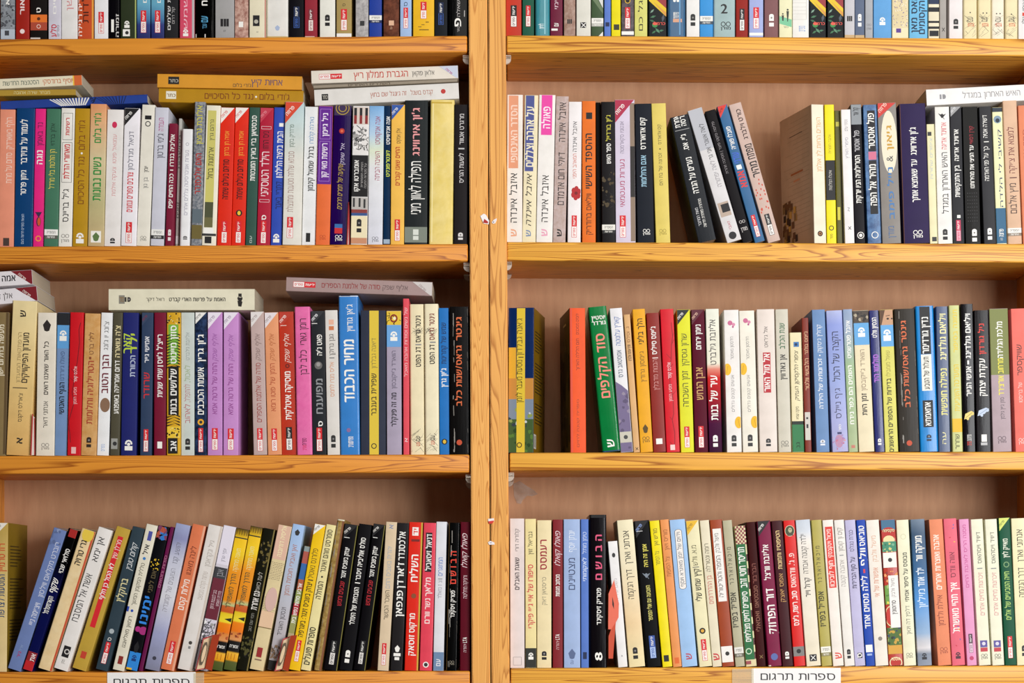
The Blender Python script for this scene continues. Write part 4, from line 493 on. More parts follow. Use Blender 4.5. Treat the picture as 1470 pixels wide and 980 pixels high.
B('book fading light blue to navy, right of the blue pair','#5a8cae',217,235.5,217,236,-150,[T('מים רבים',-60,4,W,5,2),YD(15,47)],grad=[(0,'#2c2f66'),(.1,'#33407c'),(.14,'#4a7aa4'),(.25,'#6aaac4'),(1,'#8ac4d4')])
B('charcoal book with two lines of white print','#2c2c2e',236.5,255,236.5,256,-148,[T('חיים ונשימות שלמים',-60,43,'#d0cecc',4,-3,1),T('קול דרום',10,34,'#a9a6a4',3.5,3)])
B('raspberry pink book with white star mark','#d8506a',258,279,258,279,-150,[P(-150,60,'#b9b4b4',.84,1),T('ונשי השמש',-60,42,'#f0b9c4',5,-2),ST(42,52,W,-2)])
B('glossy black book with cyan emblem','#171819',280.5,307,280.5,307,-145,[T('ירח',-10,8,W,8,0,1),T('עם',23,32,'#58a4cc',9,0,1),T('עובד',34,41,'#4a8cb0',6,0,1),P(49,54,'#d8d0c8',0,.06),P(49,54,'#d8d0c8',.5,.56)],gl=.12)
B('plain grey book with black stripes emblem','#a6a4a3',309,336,309,336,-150,[P(27,38,'#1f1d1f',.28,.42),P(27,38,'#1f1d1f',.45,.58),P(27,38,'#1f1d1f',.6,.72),T('כתר',43,46,'#555',3)])
B('mottled red brown photo book with white square','#9a6a5e',337,356.5,337,357,-150,[P(31,39,W,.3,.62)],pat=('#d9b4a4',30))
B('cream book with black arch emblem and red edge','#e8dfc2',358,381.5,358,382,-150,[P(-150,60,'#b03a44',.94,1),P(22,37.5,'#1f1d1f',.22,.62),DI(31,3,'#b9b4a4',-2),T('כנרת',45,47,'#777',2.5)])
B('wide plain off white book with small blue crown','#e6e3dc',383,413.5,383,414,-155,[('V',36,44,'#a9b8d4'),P(52,55,'#c9b47c',0,1)],rr=.003)
B('black book with two blue publisher boxes','#1d1c20',415.5,436,415.5,436,-150,[YD(9.5,40,'#3a62b4','#16264a')])
B('maroon red book with pale publisher boxes','#962c38',437.5,455,437.5,455.5,-150,[YD(13,44.5,'#7a2430','#ecdcd4'),P(52,55,'#d8b4a4',0,.8)])
B('ivory book with black arch and block mark','#e9e7dc',459,481,459,481,-150,[AR(21,39,'#1d1b1c')])
B('khaki gold book with white foot strip','#ab935a',483,504.5,483,505,-150,[T('ס',5,9,'#3a3220',4),YD(13,43.5),P(48,54,'#efece6')])
B('grey mottled stone textured book','#9a9696',510.5,528.5,510.5,529,-150,[P(30,37,'#333',.35,.7)],pat=('#c0bcba',40))
B('royal blue book with white label band','#27419a',530,548,530,548.5,-150,[BD(22,33,'#efede6','#1c2850')])
B('dark brown mottled book with peach square','#4e2f26',550.5,572.5,550.5,573,-150,[P(29.5,36.5,'#e0b494',.35,.68),T('עם',38,42,'#c9a284',3)],pat=('#7c4a38',18))
B('light blue book with red publisher boxes','#a4bfe4',574.5,590.5,574.5,591,-150,[T('ס',3,9,'#33405a',5),YD(11,40.5)])
B('wide amber yellow book with red publisher boxes','#eeb92a',593,623,593,623.5,-150,[YD(2.5,27),P(31,32.5,'#8a6a1c',.6,.75),P(35,36,'#8a6a1c',.4,.55),T('חיים חדשים',-1,1,'#8a6a1c',1),P(38,39,'#8a6a1c',.25,.4),P(42,43.5,'#8a6a1c',.3,.75)])
B('dark slate book with blue publisher boxes','#26282b',624,642,624,642.5,-150,[YD(3.5,35.5,'#3a62b4','#16264a')])
B('wide black book with white curled emblem by the centre post','#151414',643.5,671,643.5,671.5,-150,[T('שאלה',0,24,'#b9b4b0',4,1),T('פ',26,38,W,9,0,1),T('כתר',38,46,'#b9b4b0',3,1),P(15,24,'#c9c4c0',.82,.86)],gl=.15)

ROW('1R', 0, 1)
B('brick red book with black and white boxes','#c23b2a',726.5,748.5,726,748.5,-150,[YD(7.5,38.5,'#1d1b1c')])
B('dark green book with red and white boxes','#235a46',750,766.5,750,767,-150,[YD(8,38)])
B('glossy teal book with white lettering','#3f8c98',768.5,789,768,789,-145,[T('לירים',34,41,'#e4f0f0',8,0,1),P(-150,49,'#8cc4cc',.62,.72)],gl=.12,rr=.004)  # pale vertical strip is a highlight painted onto the spine
B('maroon book with white brush lettering','#6e1c38',790,807.5,790,808,-150,[T('ימימי',-10,13,'#dcc0c8',5),T('עם',33,38,W,6,0,1),P(41,44,W,.1,.6)])
B('rough pink brown stone patterned book','#b4988a',809.5,826,809.5,826,-150,[P(27.5,34,'#222',.3,.42),P(27.5,34,'#222',.46,.56),P(27.5,34,'#222',.6,.7)],pat=('#93705f',30))
B('ivory book with black crossed square','#dfdcd0',827.5,848,827.5,848,-150,[P(32,40,'#1d1b1c',.28,.68),('XX',36)])
B('green and white diagonal book with label band','#41573a',849,866,849,866.5,-150,[('DG',),BD(26,38,'#efede6','#b9b8b0')])
B('periwinkle slim book with small black square','#5f7fcc',867.5,876.5,867.5,877,-150,[P(32,38,'#1c2850',.2,.8)])
B('bright yellow slim book with dark square','#ecdc1c',877.8,891,877.5,891,-150,[P(35,43,'#3a3a2c',.25,.85)])
B('dark patterned book with yellow ring and white foot','#4a4346',892,910,892,910,-150,[DI(1,4,'#e0b42c',0,.3),DI(1,3,K),YD(10.5,41,'#d8232a'),P(45,50,W)],pat=('#6c6266',40))
B('pale lime book with black lettering','#d9d678',911,929,911,929.5,-150,[T('ס.נוטפינגל כם',-60,44,'#2c2c1c',5.5,0)])
FLW=[('FLR',)]
B('black tropical floral book left of the steel blue one','#1c2022',931,957,931,957,-150,FLW,gl=.2)
B('steel blue glossy book with white block letters','#3c6488',958.5,984,958.5,984,-150,[DI(1,2,W,-3),DI(1,2,W,2),T('ספרית',17.5,22,W,9,0,1),T('מעריב',22.5,26.5,W,9,0,1),P(27,32,'#d8a284',.3,.8),P(-150,50,'#6a9cc4',.64,.72)],gl=.15,rr=.004)  # lighter blue strip paints a sheen down the rounded spine
B('plain white book with black arch and block','#ebe8e4',985.5,1004,985,1004,-150,[AR(20,39,'#2b2b2b')])
B('bright blue book with white label band','#3f95d8',1004.7,1023.5,1004.5,1023.5,-150,[BD(23,35,'#efede6','#4a5560')])
B('wide pale teal book with large black numeral two','#a3baba',1024.5,1055,1024.5,1056,-150,[('TH2','2',12.5,'#2b2b2b'),MD(31,43,'#2b2b2b',2)],rr=.003)
B('red brown book with black and white boxes','#97281f',1056.5,1074,1056.5,1074,-150,[YD(12.5,44,'#1d1b1c')])
B('lavender blue book with red boxes and white foot','#a3aedc',1075.5,1095.5,1075.5,1096,-150,[YD(10.5,41),P(47,51,W)])
B('dusky mauve book with white arch mark','#83595a',1097.5,1117.5,1097.5,1118,-150,[AR(20,40,W)])
B('pale yellow book with two silhouettes on green','#e9e5bc',1118.5,1137,1118.5,1137,-150,[('SI',)])
B('white book with faint grid lines and blue print','#ece9e2',1137.8,1161,1137.5,1161,-150,[('GR',),T('ספרים',37,45,'#7a9cd0',9,2,0)])
B('black tropical floral book, left one of the adjoining pair','#1c2022',1162,1186,1162,1186,-150,FLW,gl=.2)
B('black tropical floral book, right one of the adjoining pair','#1c2022',1187.5,1211,1187.5,1211,-150,FLW,gl=.2)
B('light grey book with black stripes emblem','#c4c2c6',1212.5,1226.8,1212.5,1227,-150,[P(23,30.5,'#222',.25,.4),P(23,30.5,'#222',.44,.58),P(23,30.5,'#222',.62,.76)],up=5)
B('slate grey blue book with white arch mark','#5e6a82',1227.3,1241,1227.3,1241,-150,[AR(20,40,W)],up=5)
B('narrow light grey book with grey mark','#a9abb0',1242,1253,1242,1253,-150,[MD(34,43,'#77787c')])
B('sky blue book with white star mark','#64a2d8',1254,1279.5,1254,1280,-150,[ST(25,36,W)])
B('cream book with fine violet speckles','#e0cfa4',1280.5,1304,1280.5,1304,-150,[('SPK',),P(41,47,'#5a3a8c',.25,.55)])
B('light blue book with two bold navy text lines','#6fb8e0',1305.5,1331.5,1305.5,1332,-150,[T('תומאס מאן',-20,47,'#14243c',8,-6,1),T('הרים הקסומים',-30,49,'#14243c',8,5,1)])
B('book with black and cream horizontal bands','#e6dcc0',1333,1348,1333,1348.5,-150,[P(-20,6,'#1c2c4c'),P(10.5,17,'#14161c'),P(30,33,'#14161c'),P(38,41.5,'#14161c'),P(44,52,'#14161c',.1,.95)])
B('slim grey book with small cross mark','#a8a29c',1349,1358.5,1349,1358.5,-150,[T('x',39,46,'#33302c',5)])
B('pinkish white book with black arch and block','#e8e0de',1362.5,1382,1362.5,1382,-150,[AR(27,43,'#2b2b2b')])
for i_,(a_,b_,w_) in enumerate([(1382.8,1402.7,'first'),(1404,1422.8,'second'),(1423.5,1442,'third'),(1442.7,1461,'fourth')]):
    B('worn cream sketched book, %s from left of the four alike'%w_,'#eadcb0' if i_!=2 else '#ebe2cc',a_,b_,a_,b_,-150,[DI(18+.8*i_,1,'#4a443c',-2 if i_ in(1,2) else 0)]+([DI(18+.8*i_,1,'#4a443c',3)] if i_ in (1,2) else [])+[T('עם',24,31,'#5a564c',8,0,0),('SK',20,54),T('אחבעם',33,38,'#d2603c',9,1,0)],rr=.003)
B('white book with grey type and red dot at right edge','#e6e2e0',1462,1478,1462,1478,-150,[T('ריגול בינלאומי',-40,16,'#4a4a4a',6,1),P(18,23,'#d04030',.35,.65),T('גולן',24,34,'#4a4a4a',6,1)])
# ------------------------------------------------------------------ lettering from Blender's built-in font
GL = {}
_fc = bpy.data.curves.new('glyph', 'FONT'); _fc.resolution_u = 2; _fc.fill_mode = 'NONE'
_fo = bpy.data.objects.new('glyph', _fc)
def glyph(ch, bold):
    # outlines of one letter, united (the font overlaps its strokes) and triangulated; bold = two shifted copies united
    k = (ch, bold)
    if k in GL: return GL[k]
    _fc.body = ch
    me = bpy.data.meshes.new_from_object(_fo)
    co = [(v.co.x, v.co.y) for v in me.vertices]; par = list(range(len(co)))
    def root(i):
        while par[i] != i: i = par[i]
        return i
    for e in me.edges: par[root(e.vertices[0])] = root(e.vertices[1])
    loops = {}
    for i in range(len(co)): loops.setdefault(root(i), []).append(co[i])
    bpy.data.meshes.remove(me)
    loops = [l for l in loops.values() if len(l) > 2]
    if not loops: GL[k] = None; return None
    if bold: loops = [[(a + dx, b + dy) for a, b in l] for dx, dy in ((-.022, -.012), (.026, .012)) for l in loops]
    V = []; E = []
    for l in loops:
        n = len(V); V += [Vector(p) for p in l]; E += [(n + i, n + (i + 1) % len(l)) for i in range(len(l))]
    ov, oe, of = delaunay_2d_cdt(V, E, [], 0, 1e-5, False)[:3]
    def wind(x, y):
        w = 0
        for l in loops:
            for (x0, y0), (x1, y1) in zip(l, l[1:] + l[:1]):
                if (y0 <= y) != (y1 <= y):
                    if x0 + (y - y0) / (y1 - y0) * (x1 - x0) > x: w += 1 if y1 > y0 else -1
        return w
    fs = [tuple(f) for f in of if wind(sum(ov[i][0] for i in f) / 3, sum(ov[i][1] for i in f) / 3) != 0]
    x0 = min(v[0] for v in ov); x1 = max(v[0] for v in ov)
    GL[k] = ([(v[0] - x0, v[1]) for v in ov], fs, x1 - x0); return GL[k]
def heb(s): return any('\u0590' < c < '\u05ff' for c in s)
class Book:
    def __init__(s, w, h, r, fv):
        s.w, s.h, s.r, s.fv = w, h, r, fv     # w, h in px
        s.buf = {'spine_panel': {}, 'title_lettering': {}, 'publisher_mark': {}}
        s.lay = 1
        s.rng = random.Random(int(w * 977 + h * 31))
    def ys(s, u):
        d = abs(u) - (s.w / 2 - s.r)
        if d <= 0: return 0
        d = min(d, s.r * .985); return s.r - math.sqrt(s.r * s.r - d * d)
    def add(s, kind, col, pts, faces=None, curved=False):
        L_ = s.buf[kind].setdefault(col, ([], [])); n = len(L_[0]); lim = s.w / 2 * .985 if curved else s.w / 2 - s.r * .55
        for u, v in pts:
            u = max(-lim, min(lim, u)); v = max(.3, min(s.h - .3, v))
            L_[0].append((u * S, (s.ys(u) if curved else 0) * S - .00004 - s.lay * .00003, v * S))
        if faces is None: s.lay += .1
        for f in (faces or [tuple(range(len(pts)))]): L_[1].append(tuple(n + i for i in f))
    def nx(s): s.lay += 1
    def rect(s, kind, col, u0, u1, v0, v1):
        us = [u0, u1]; e = s.w / 2 - s.r
        for q in (0, .3, .6, .85): us += [x for x in (e + q * s.r, -(e + q * s.r)) if u0 < x < u1]
        us = sorted(us)
        for a, b in zip(us, us[1:]): s.add(kind, col, [(a, v0), (b, v0), (b, v1), (a, v1)], None, True)
    def disc(s, kind, col, u, v, r, asp=1, ring=0, n=18):
        if ring:
            A = [(u + r * math.cos(t), v + r * asp * math.sin(t)) for t in [2*PI*i/n for i in range(n)]]
            q = r * (1 - ring); B_ = [(u + q * math.cos(t), v + q * asp * math.sin(t)) for t in [2*PI*i/n for i in range(n)]]
            s.add(kind, col, A + B_, [(i, (i+1) % n, n + (i+1) % n, n + i) for i in range(n)])
        else: s.add(kind, col, [(u + r * math.cos(t), v + r * asp * math.sin(t)) for t in [2*PI*i/n for i in range(n)]])
    def line(s, kind, col, a, b, wd=.5):
        dx, dy = b[0]-a[0], b[1]-a[1]; L_ = math.hypot(dx, dy) or 1; nx_, ny = -dy/L_*wd/2, dx/L_*wd/2
        s.add(kind, col, [(a[0]+nx_, a[1]+ny), (a[0]-nx_, a[1]-ny), (b[0]-nx_, b[1]-ny), (b[0]+nx_, b[1]+ny)])
    def text(s, txt, v0, v1, col, sz=None, u=0, bold=0, sk=0, kind='title_lettering', horiz=False, uc=0):
        # v0 = start (top) and v1 = end of the line along the spine
        sz = sz or s.w * .42
        t = txt[::-1] if heb(txt) else txt
        gap = .09; x = 0; items = []
        for ch in t:
            if ch == ' ': x += .3; continue
            g = glyph(ch, bold)
            if not g: x += .25; continue
            items.append((g, x)); x += g[2] + gap
        L_ = max(x - gap, .1)
        ys = sz / .592
        if horiz: kx = (v1 - v0) / L_     # here v0,v1 are u extents and uc the v centre
        else: kx = (v0 - v1) / L_
        for g, gx in items:
            pts = []
            for a, b in g[0]:
                tx = (gx + a + sk * b) * kx; ty = (b - .296) * ys
                pts.append((v0 + tx, uc + ty) if horiz else (u - ty, v1 + tx))
            s.add(kind, col, pts, g[1], True)
        s.nx()
    def blobs(s, v0, v1, cols, n, r0, r1, kind='spine_panel', u0=-.5, u1=.5):
        for i in range(n):
            s.lay += .15
            r = s.rng.uniform(r0, r1); u = s.rng.uniform(u0, u1) * s.w; v = s.rng.uniform(v0, v1)
            k = s.rng.randint(5, 8); ph = s.rng.random() * 6
            s.add(kind, s.rng.choice(cols), [(u + r * s.rng.uniform(.6, 1.2) * math.cos(ph + 2*PI*j/k), v + r * s.rng.uniform(.6, 1.2) * math.sin(ph + 2*PI*j/k)) for j in range(k)])
        s.nx()
    def strokes(s, v0, v1, col, n, ln, wd, ang=None, kind='spine_panel'):
        for i in range(n):
            u = s.rng.uniform(-.48, .48) * s.w; v = s.rng.uniform(v0, v1); a = (s.rng.uniform(0, PI) if ang is None else ang + s.rng.uniform(-.25, .25)); l = ln * s.rng.uniform(.4, 1.2) / 2
            s.line(kind, col, (u - l*math.cos(a), v - l*math.sin(a)), (u + l*math.cos(a), v + l*math.sin(a)), wd)
        s.nx()
def draw(b, e):
    k = e[0]; w = b.w; f = b.fv; PM = 'publisher_mark'; SP = 'spine_panel'; TL = 'title_lettering'; R_ = b.rng
    flat = any(x == 'h' for x in e if isinstance(x, str))
    if flat:
        i = e.index('h'); hx = e[i+1:]; e = e[:i]
    if k == 'T':
        _, s_, y0, y1, col, sz, u, bold, sk = e[:9]
        if flat:
            b.text(s_, hx[1] - b.x0, hx[0] - b.x0, col, sz, abs(hx[2]) if len(hx) > 2 else 0, bold, sk); return
        if len(e) > 9: sz = w * .36
        if sz: sz = min(sz, w * .62)
        b.text(s_, f(y0), f(y1), col, sz, u, bold, sk, PM if len(e) > 9 else TL)
    elif k == 'P': b.rect(SP, e[3], (e[4] - .5) * w, (e[5] - .5) * w, f(e[2]), f(e[1])); b.nx()
    elif k == 'D':
        _, y, r, col, u, ring, asp = e
        b.disc(PM, col, u, (hx[0] - b.x0) if flat else f(y), r, asp, ring); b.nx()
    elif k == 'Y' or k == 'YH':
        if k == 'YH': v0, v1, c1, c2, u = e[2] - b.x0, e[1] - b.x0, e[3], '#f4efea', 0
        else: v0, v1, c1, c2, u = f(e[1]), f(e[2]), e[3], e[4], e[5]
        hw = min(w * .2, 4.3); m_ = (v0 + v1) / 2
        b.rect(PM, c1, u - hw, u + hw, v1, m_); b.rect(PM, c1 if k == 'YH' or c2[1] in 'fea' else c2, u - hw, u + hw, m_ , v0); b.nx()
        b.rect(PM, c2, u - hw + .5, u + hw - .5, v1 + .5, m_ - .2); b.nx()
        b.text('ידיעות', v0 - 1.5, m_ + 1.5, W, hw * .8, u, 1, 0, PM); b.text('ספרים', m_ - 2, v1 + 2, c1, hw * .8, u, 1, 0, PM)
    elif k == 'A':
        if flat: c = hx[0] - b.x0; v1, v0 = c - 4, c + 6
        else: v0, v1 = f(e[1]), f(e[2])
        col, u = e[3], e[4]; hw = min(w * .18, 3.4); L_ = v0 - v1; m_ = v1 + L_ * .45
        b.add(PM, col, [(u-hw, m_+L_*.05), (u+hw, m_+L_*.05), (u+hw, v0-hw*.7)] + [(u+hw*math.cos(t), v0-hw*.8+hw*.8*math.sin(t)) for t in [PI*i/8 for i in range(1, 8)]] + [(u-hw, v0-hw*.7)])
        b.rect(PM, col, u-hw, u+hw, v1+L_*.1, m_-L_*.08); b.nx()
        b.disc(PM, '#888482', u, (m_+v0)/2, hw*.4)
        b.nx()
    elif k == 'S':
        v0, v1, col, u = f(e[1]), f(e[2]), e[3], e[4]; L_ = v0 - v1; r = min(w * .26, L_ * .34)
        for i in range(7):
            a = PI * (i / 6); b.disc(PM, col, u + r*.8*math.cos(a), v0 - r + r*.8*math.sin(a), r*.28, n=8)
        b.disc(PM, col, u, v0 - r*1.2, r*.45); b.rect(PM, col, u - r*1.1, u + r*1.1, v1, v0 - r*1.7); b.nx()
    elif k == 'M':
        v0, v1, col, u = f(e[1]), f(e[2]), e[3], e[4]; L_ = v0 - v1; q = min(w*.15, L_*.3)
        b.disc(PM, col, u - q, v0 - q, q, 1, .28, 10); b.disc(PM, col, u + q, v0 - q, q, 1, .28, 10); b.nx()
        b.text('מודן', u - q*2, u + q*2, col, L_*.3, 0, 1, 0, PM, True, v1 + L_*.2)
    elif k == 'B':
        v0, v1 = f(e[1]), f(e[2]); m_ = v1 + (v0 - v1) * .38
        b.rect(SP, e[3], -w/2, w/2, m_, v0); b.rect(SP, e[4], -w/2, w/2, v1, m_); b.nx()
        b.text('הספריה', -w*.32, w*.32, '#3a3a3a', (v0-m_)*.42, 0, 0, 0, PM, True, (v0+m_)/2)
        b.text('החדשה', -w*.28, w*.28, e[3], (m_-v1)*.5, 0, 1, 0, PM, True, (v1+m_)/2)
    elif k == 'C':
        _, col, tc, kk, s_ = e; q = w * kk
        b.add(SP, col, [(-w/2, b.h), (-w/2, b.h - q), (w/2, b.h)]); b.nx()
        # diagonal word
        t = s_[::-1]; x = 0; items = []
        for ch in t:
            g = glyph(ch, 1)
            if g: items.append((g, x)); x += g[2] + .09
        L_ = x; sc = w * .62 / L_; cs, sn = math.cos(.85), math.sin(.85); ox, oy = -w*.37, b.h - q*.66
        for g, gx in items:
            b.add(TL, tc, [(ox + (gx+a)*sc*cs - (bb)*sc*1.2*sn, oy + (gx+a)*sc*sn + bb*sc*1.2*cs) for a, bb in g[0]], g[1])
        b.nx()
    elif k in ('O', 'O2', 'CA'):
        if k == 'CA':
            v0, v1 = f(e[1]), f(e[2]); q = w*.24
            for c, d in (('#4a4a50', 0), ('#eee9e2', .7)):
                b.rect(SP, c, -q+d, q-d, v1+2, v0-2); b.disc(SP, c, 0, v0-3, q-d, .7); b.disc(SP, c, 0, v1+3, q-d, .7); b.nx()
            return
        v0, v1 = f(e[1]), f(e[2]); q = w * (.36 if k == 'O' else .28)
        for a, c in (((-q, v0), (q, v0)), ((q, v0), (q, v1)), ((q, v1), (-q, v1)), ((-q, v1), (-q, v0))): b.line(SP, e[3], a, c, .5)
        b.nx()
    elif k == 'F':
        v0, v1 = f(e[1]), f(e[2]); m_ = (v0+v1)/2; L_ = v0-v1
        b.disc(SP, e[4], 0, m_-L_*.1, w*.22, L_*.3/(w*.22)); b.nx(); b.disc(SP, e[3], .5, m_-L_*.1, w*.15, L_*.26/(w*.15)); b.add(SP, e[4], [(0, m_+L_*.15), (-w*.35, v0), (w*.3, v0)]); b.nx()
    elif k == 'V':
        v0, v1 = f(e[1]), f(e[2]); m_ = (v0+v1)/2; q = min(w*.22, (v0-v1)*.45)
        b.add(PM, e[3], [(0, v0), (-q, m_+q*.2), (-q*.6, v1+q*.2), (0, v1), (q*.6, v1+q*.2), (q, m_+q*.2)]); b.nx()
    elif k == 'Q':
        v0, v1 = f(e[1]), f(e[2]); b.strokes(v1+3, v0-3, '#3a3a3a', 42, 9, .8); b.blobs(v1+3, v0-3, ['#f0eeec', e[3], '#a4a29e'], 18, 1.2, 3.4)
    elif k == 'FL':
        v = f(e[1])
        for i in range(6):
            a = i*PI/3+.4; b.disc(PM, '#b5262a', 2.2+4.2*math.cos(a), v+6*math.sin(a), 3.2, 1.4, n=10)
        b.nx(); b.disc(PM, '#7c1a1e', 2.2, v, 2.4); b.nx()
    elif k in ('FE', 'FE2'):
        x0, x1 = e[1]-b.x0, e[2]-b.x0; n = int((x1-x0)/4)
        col = '#e4e2dc' if k == 'FE' else '#121a38'
        for i in range(n):
            t = i/n; b.line(SP, col, (-w*.46, x0+(x1-x0)*t-3+8*t), (w*.46, x0+(x1-x0)*t*.9+10-12*t+4), 2.3 if k == 'FE' else 1.1)
        b.nx()
        if k == 'FE': b.strokes(x1+2, x1+12, '#121a38', 10, 6, 1.2)
    elif k == 'PHX': b.rect(PM, e[3], (e[4]-.5)*w, (e[5]-.5)*w, e[1]*b.h, e[2]*b.h); b.nx(); b.text('כתר', e[2]*b.h-1, e[1]*b.h+1, '#b9b4a8' if e[3].startswith('#2') else '#8a6a3a', w*.22, 0, 1, 0, PM)
    elif k == 'PH': b.rect(SP, e[3], -w/2, w/2, e[1]-b.x0, e[2]-b.x0); b.nx()
    elif k == 'CH':
        q = w*1.25; b.add(SP, e[1], [(-w/2, b.h), (-w/2, b.h-q*1.15), (w/2, b.h-q*.1), (w/2, b.h)]); b.nx()
        t = 'פרוזה'[::-1]; x = 0
        for ch in t:
            g = glyph(ch, 1); sc = w*.26
            # reads down towards the right corner
            cs, sn = math.cos(-.75), math.sin(-.75)
            pts = []
            for a, bb in g[0]:
                X = (x+a)*sc; Y = bb*sc
                hx_, hy_ = X*cs - Y*sn, X*sn + Y*cs       # picture right / up
                pts.append((-w*.22 - hy_, b.h - q*.78 + hx_))
            b.add(TL, e[2], pts, g[1]); x += g[2]+.09
        b.nx()
    elif k == 'CAR':
        c = e[1]-b.x0
        b.disc(PM, '#26221e', -w*.05, c, w*.12, 1); b.rect(PM, '#26221e', -w*.28, w*.1, c-2.2, c+2.4); b.add(PM, '#26221e', [(w*.05, c-3.6), (w*.32, c-2.4), (w*.34, c+2), (w*.1, c+3.6)]); b.nx(); b.line(PM, '#e8e2c8', (-w*.12, c-2), (-w*.1, c+2), .8); b.nx()
    elif k == 'N':
        v0, v1 = f(e[1]), f(e[2]); b.blobs(v1+2, v0-2, [e[3]], 22, 1.2, 3.2); b.strokes(v1+2, v0-2, '#1c1a18', 10, 6, .8)
    elif k == 'DR':
        v0, v1 = f(e[1]), f(e[2])
        for i in range(22): b.disc(PM, '#d04a34', R_.uniform(-.4, .4)*w, R_.uniform(v1, v0), .9, 1.8, n=7)
        b.nx()
    elif k == 'EL':
        v0, v1 = f(e[1]), f(e[2]); b.disc(SP, e[3], w*.06, (v0+v1)/2, w*.42, (v0-v1)/2/(w*.42), n=22); b.nx()
    elif k in ('BI', 'BI2'):
        v = f(e[1]); c = e[2]; b.disc(PM, c, 0, v, w*.1, 1.6, n=8); b.add(PM, c, [(0, v+1), (-w*.28, v+4), (-w*.1, v-1)]); b.add(PM, c, [(0, v+1), (w*.28, v+3), (w*.08, v-2)]); b.line(PM, c, (0, v), (w*.15, v-5), .8); b.nx()
    elif k == 'DT':
        v0, v1 = f(e[1]), f(e[2]); 
        for i in range(9):
            for j in range(5): b.disc(PM, '#4c4a4c', (j-2)*w*.14, v1+(v0-v1)*i/8, .55, n=6)
        b.nx()
    elif k == 'Z':
        v0, v1 = f(e[1]), f(e[2]); u = w*.3; v = v0
        while v > v1:
            u2 = max(-.45*w, min(.45*w, u + R_.uniform(-5, 3.4))); v2 = v - R_.uniform(8, 20); b.line(SP, e[3], (u, v), (u2, v2), 1.1)
            if R_.random() < .5: b.line(SP, e[3], (u2, v2), (u2 + R_.uniform(-8, 8), v2 + R_.uniform(4, 9)), .7)
            u, v = u2, v2
        b.nx()
    elif k == 'LE':
        v0, v1 = f(e[1]), f(e[2]); b.blobs(v1+1, v0-1, ['#1a1410'], 14, .8, 1.8); b.blobs(v1+1, v0-1, ['#f2e4a4'], 7, .6, 1.2)
    elif k == 'TG':
        v0, v1 = f(e[1]), f(e[2]); n = max(4, int((v0-v1)/4))
        for i in range(n):
            v = v1+(v0-v1)*i/n; b.add(SP, '#17120f', [(-w/2, v), (-w/2, v+2), (w*.1, v+4+R_.random()*2)]); b.add(SP, '#17120f', [(w/2, v+1), (w/2, v+3), (-w*.05, v+6)])
        b.nx()
    elif k == 'TG2':
        v0, v1 = f(e[1]), f(e[2]); b.disc(PM, '#8a2a1a', 0, (v0+v1)/2, w*.26, 1.1, .4); b.nx(); b.strokes(v1, v0, '#1c1410', 10, 5, 1, kind=PM); b.disc(PM, '#f4e8c8', 1, (v0+v1)/2, w*.1); b.nx()
    elif k == 'SK':
        v0, v1 = f(e[1]), f(e[2]); b.strokes(v1+2, v0-2, '#8a8270', 12, w*.6, .35, .6); b.strokes(v1+2, v0-2, '#5f594c', 5, w*.5, .45, 2.5)
    elif k == 'CR':
        v0, v1 = f(e[1]), f(e[2])
        for i in range(16):
            v = R_.uniform(v1, v0); l = R_.uniform(4, 22); u = -w*.28 + R_.uniform(-1.2, 1.2)
            b.line(SP, '#8f8a82', (u, v), (u+R_.uniform(-.5, .5), max(v1, v-l)), R_.uniform(.3, 1.1))
        for i in range(8):
            v = R_.uniform(v1, v0); b.line(SP, '#6a655e', (w*.44, v), (w*.46, v-R_.uniform(3, 14)), .5)
        b.nx()
    elif k == 'LA':
        v0, v1 = f(e[1]), f(e[2]); L_ = v0-v1
        b.rect(SP, '#c88a3a', -w/2, w/2, v1+L_*.72, v0); b.rect(SP, '#7c8a9c', -w/2, w/2, v1+L_*.45, v1+L_*.72); b.rect(SP, '#3f5a2c', -w/2, w/2, v1, v1+L_*.45); b.nx()
        b.blobs(v1+L_*.3, v1+L_*.6, ['#c9d0d4', '#2c3a44', '#8a9a54'], 16, 1.5, 4); b.blobs(v1+2, v1+L_*.3, ['#24401c', '#557a30'], 16, 1.5, 4)
    elif k == 'TH':
        b.text(e[1], -w*.38, w*.38, e[3], 5.2, 0, 1, 0, TL, True, f(e[2]))
    elif k == 'TH2':
        b.text('2', -w*.17, w*.15, e[3], 11.5, 0, 1, 0, PM, True, f(e[2])-1)
    elif k == 'VI':
        v0, v1 = f(e[1]), f(e[2]); b.add(SP, '#75688c', [(-w/2, v1), (w/2, v1), (w/2, v0-14), (0, v0-6), (-w/2, v0)]); b.nx(); b.blobs(v1+3, v0-16, ['#94889c', '#5c5070'], 16, 1.5, 4)
    elif k == 'PE':
        v = f(e[1]); sd = e[2]; b.disc(SP, '#ecb81e', sd*w*.34, v, w*.26, 1.55); b.nx(); b.line(SP, '#c98e14', (sd*w*.4, v-6), (sd*w*.3, v+5), .6); b.nx()
    elif k == 'SP':
        v = f(e[1]); b.disc(SP, '#b88aa8', -1, v, w*.26, 1.6); b.nx(); b.blobs(v-12, v+10, ['#c0708a', '#a884b8', '#d09aa4'], 18, .6, 2); b.rect(PM, '#3c3c6a', -3, 3, v+10, v+13); b.text('כתר', v+24, v+15, W, 3, 1, 1, 0, PM)
    elif k == 'PHO':
        v0, v1 = f(e[1]), f(e[2]); b.rect(SP, '#4a3f36', -w/2, w/2, v1, v0); b.nx(); b.blobs(v1+2, v0-3, ['#8a7a68', '#2a2420', '#6a5a4a', '#b0a48c'], 22, 1, 3)
    elif k == 'FA':
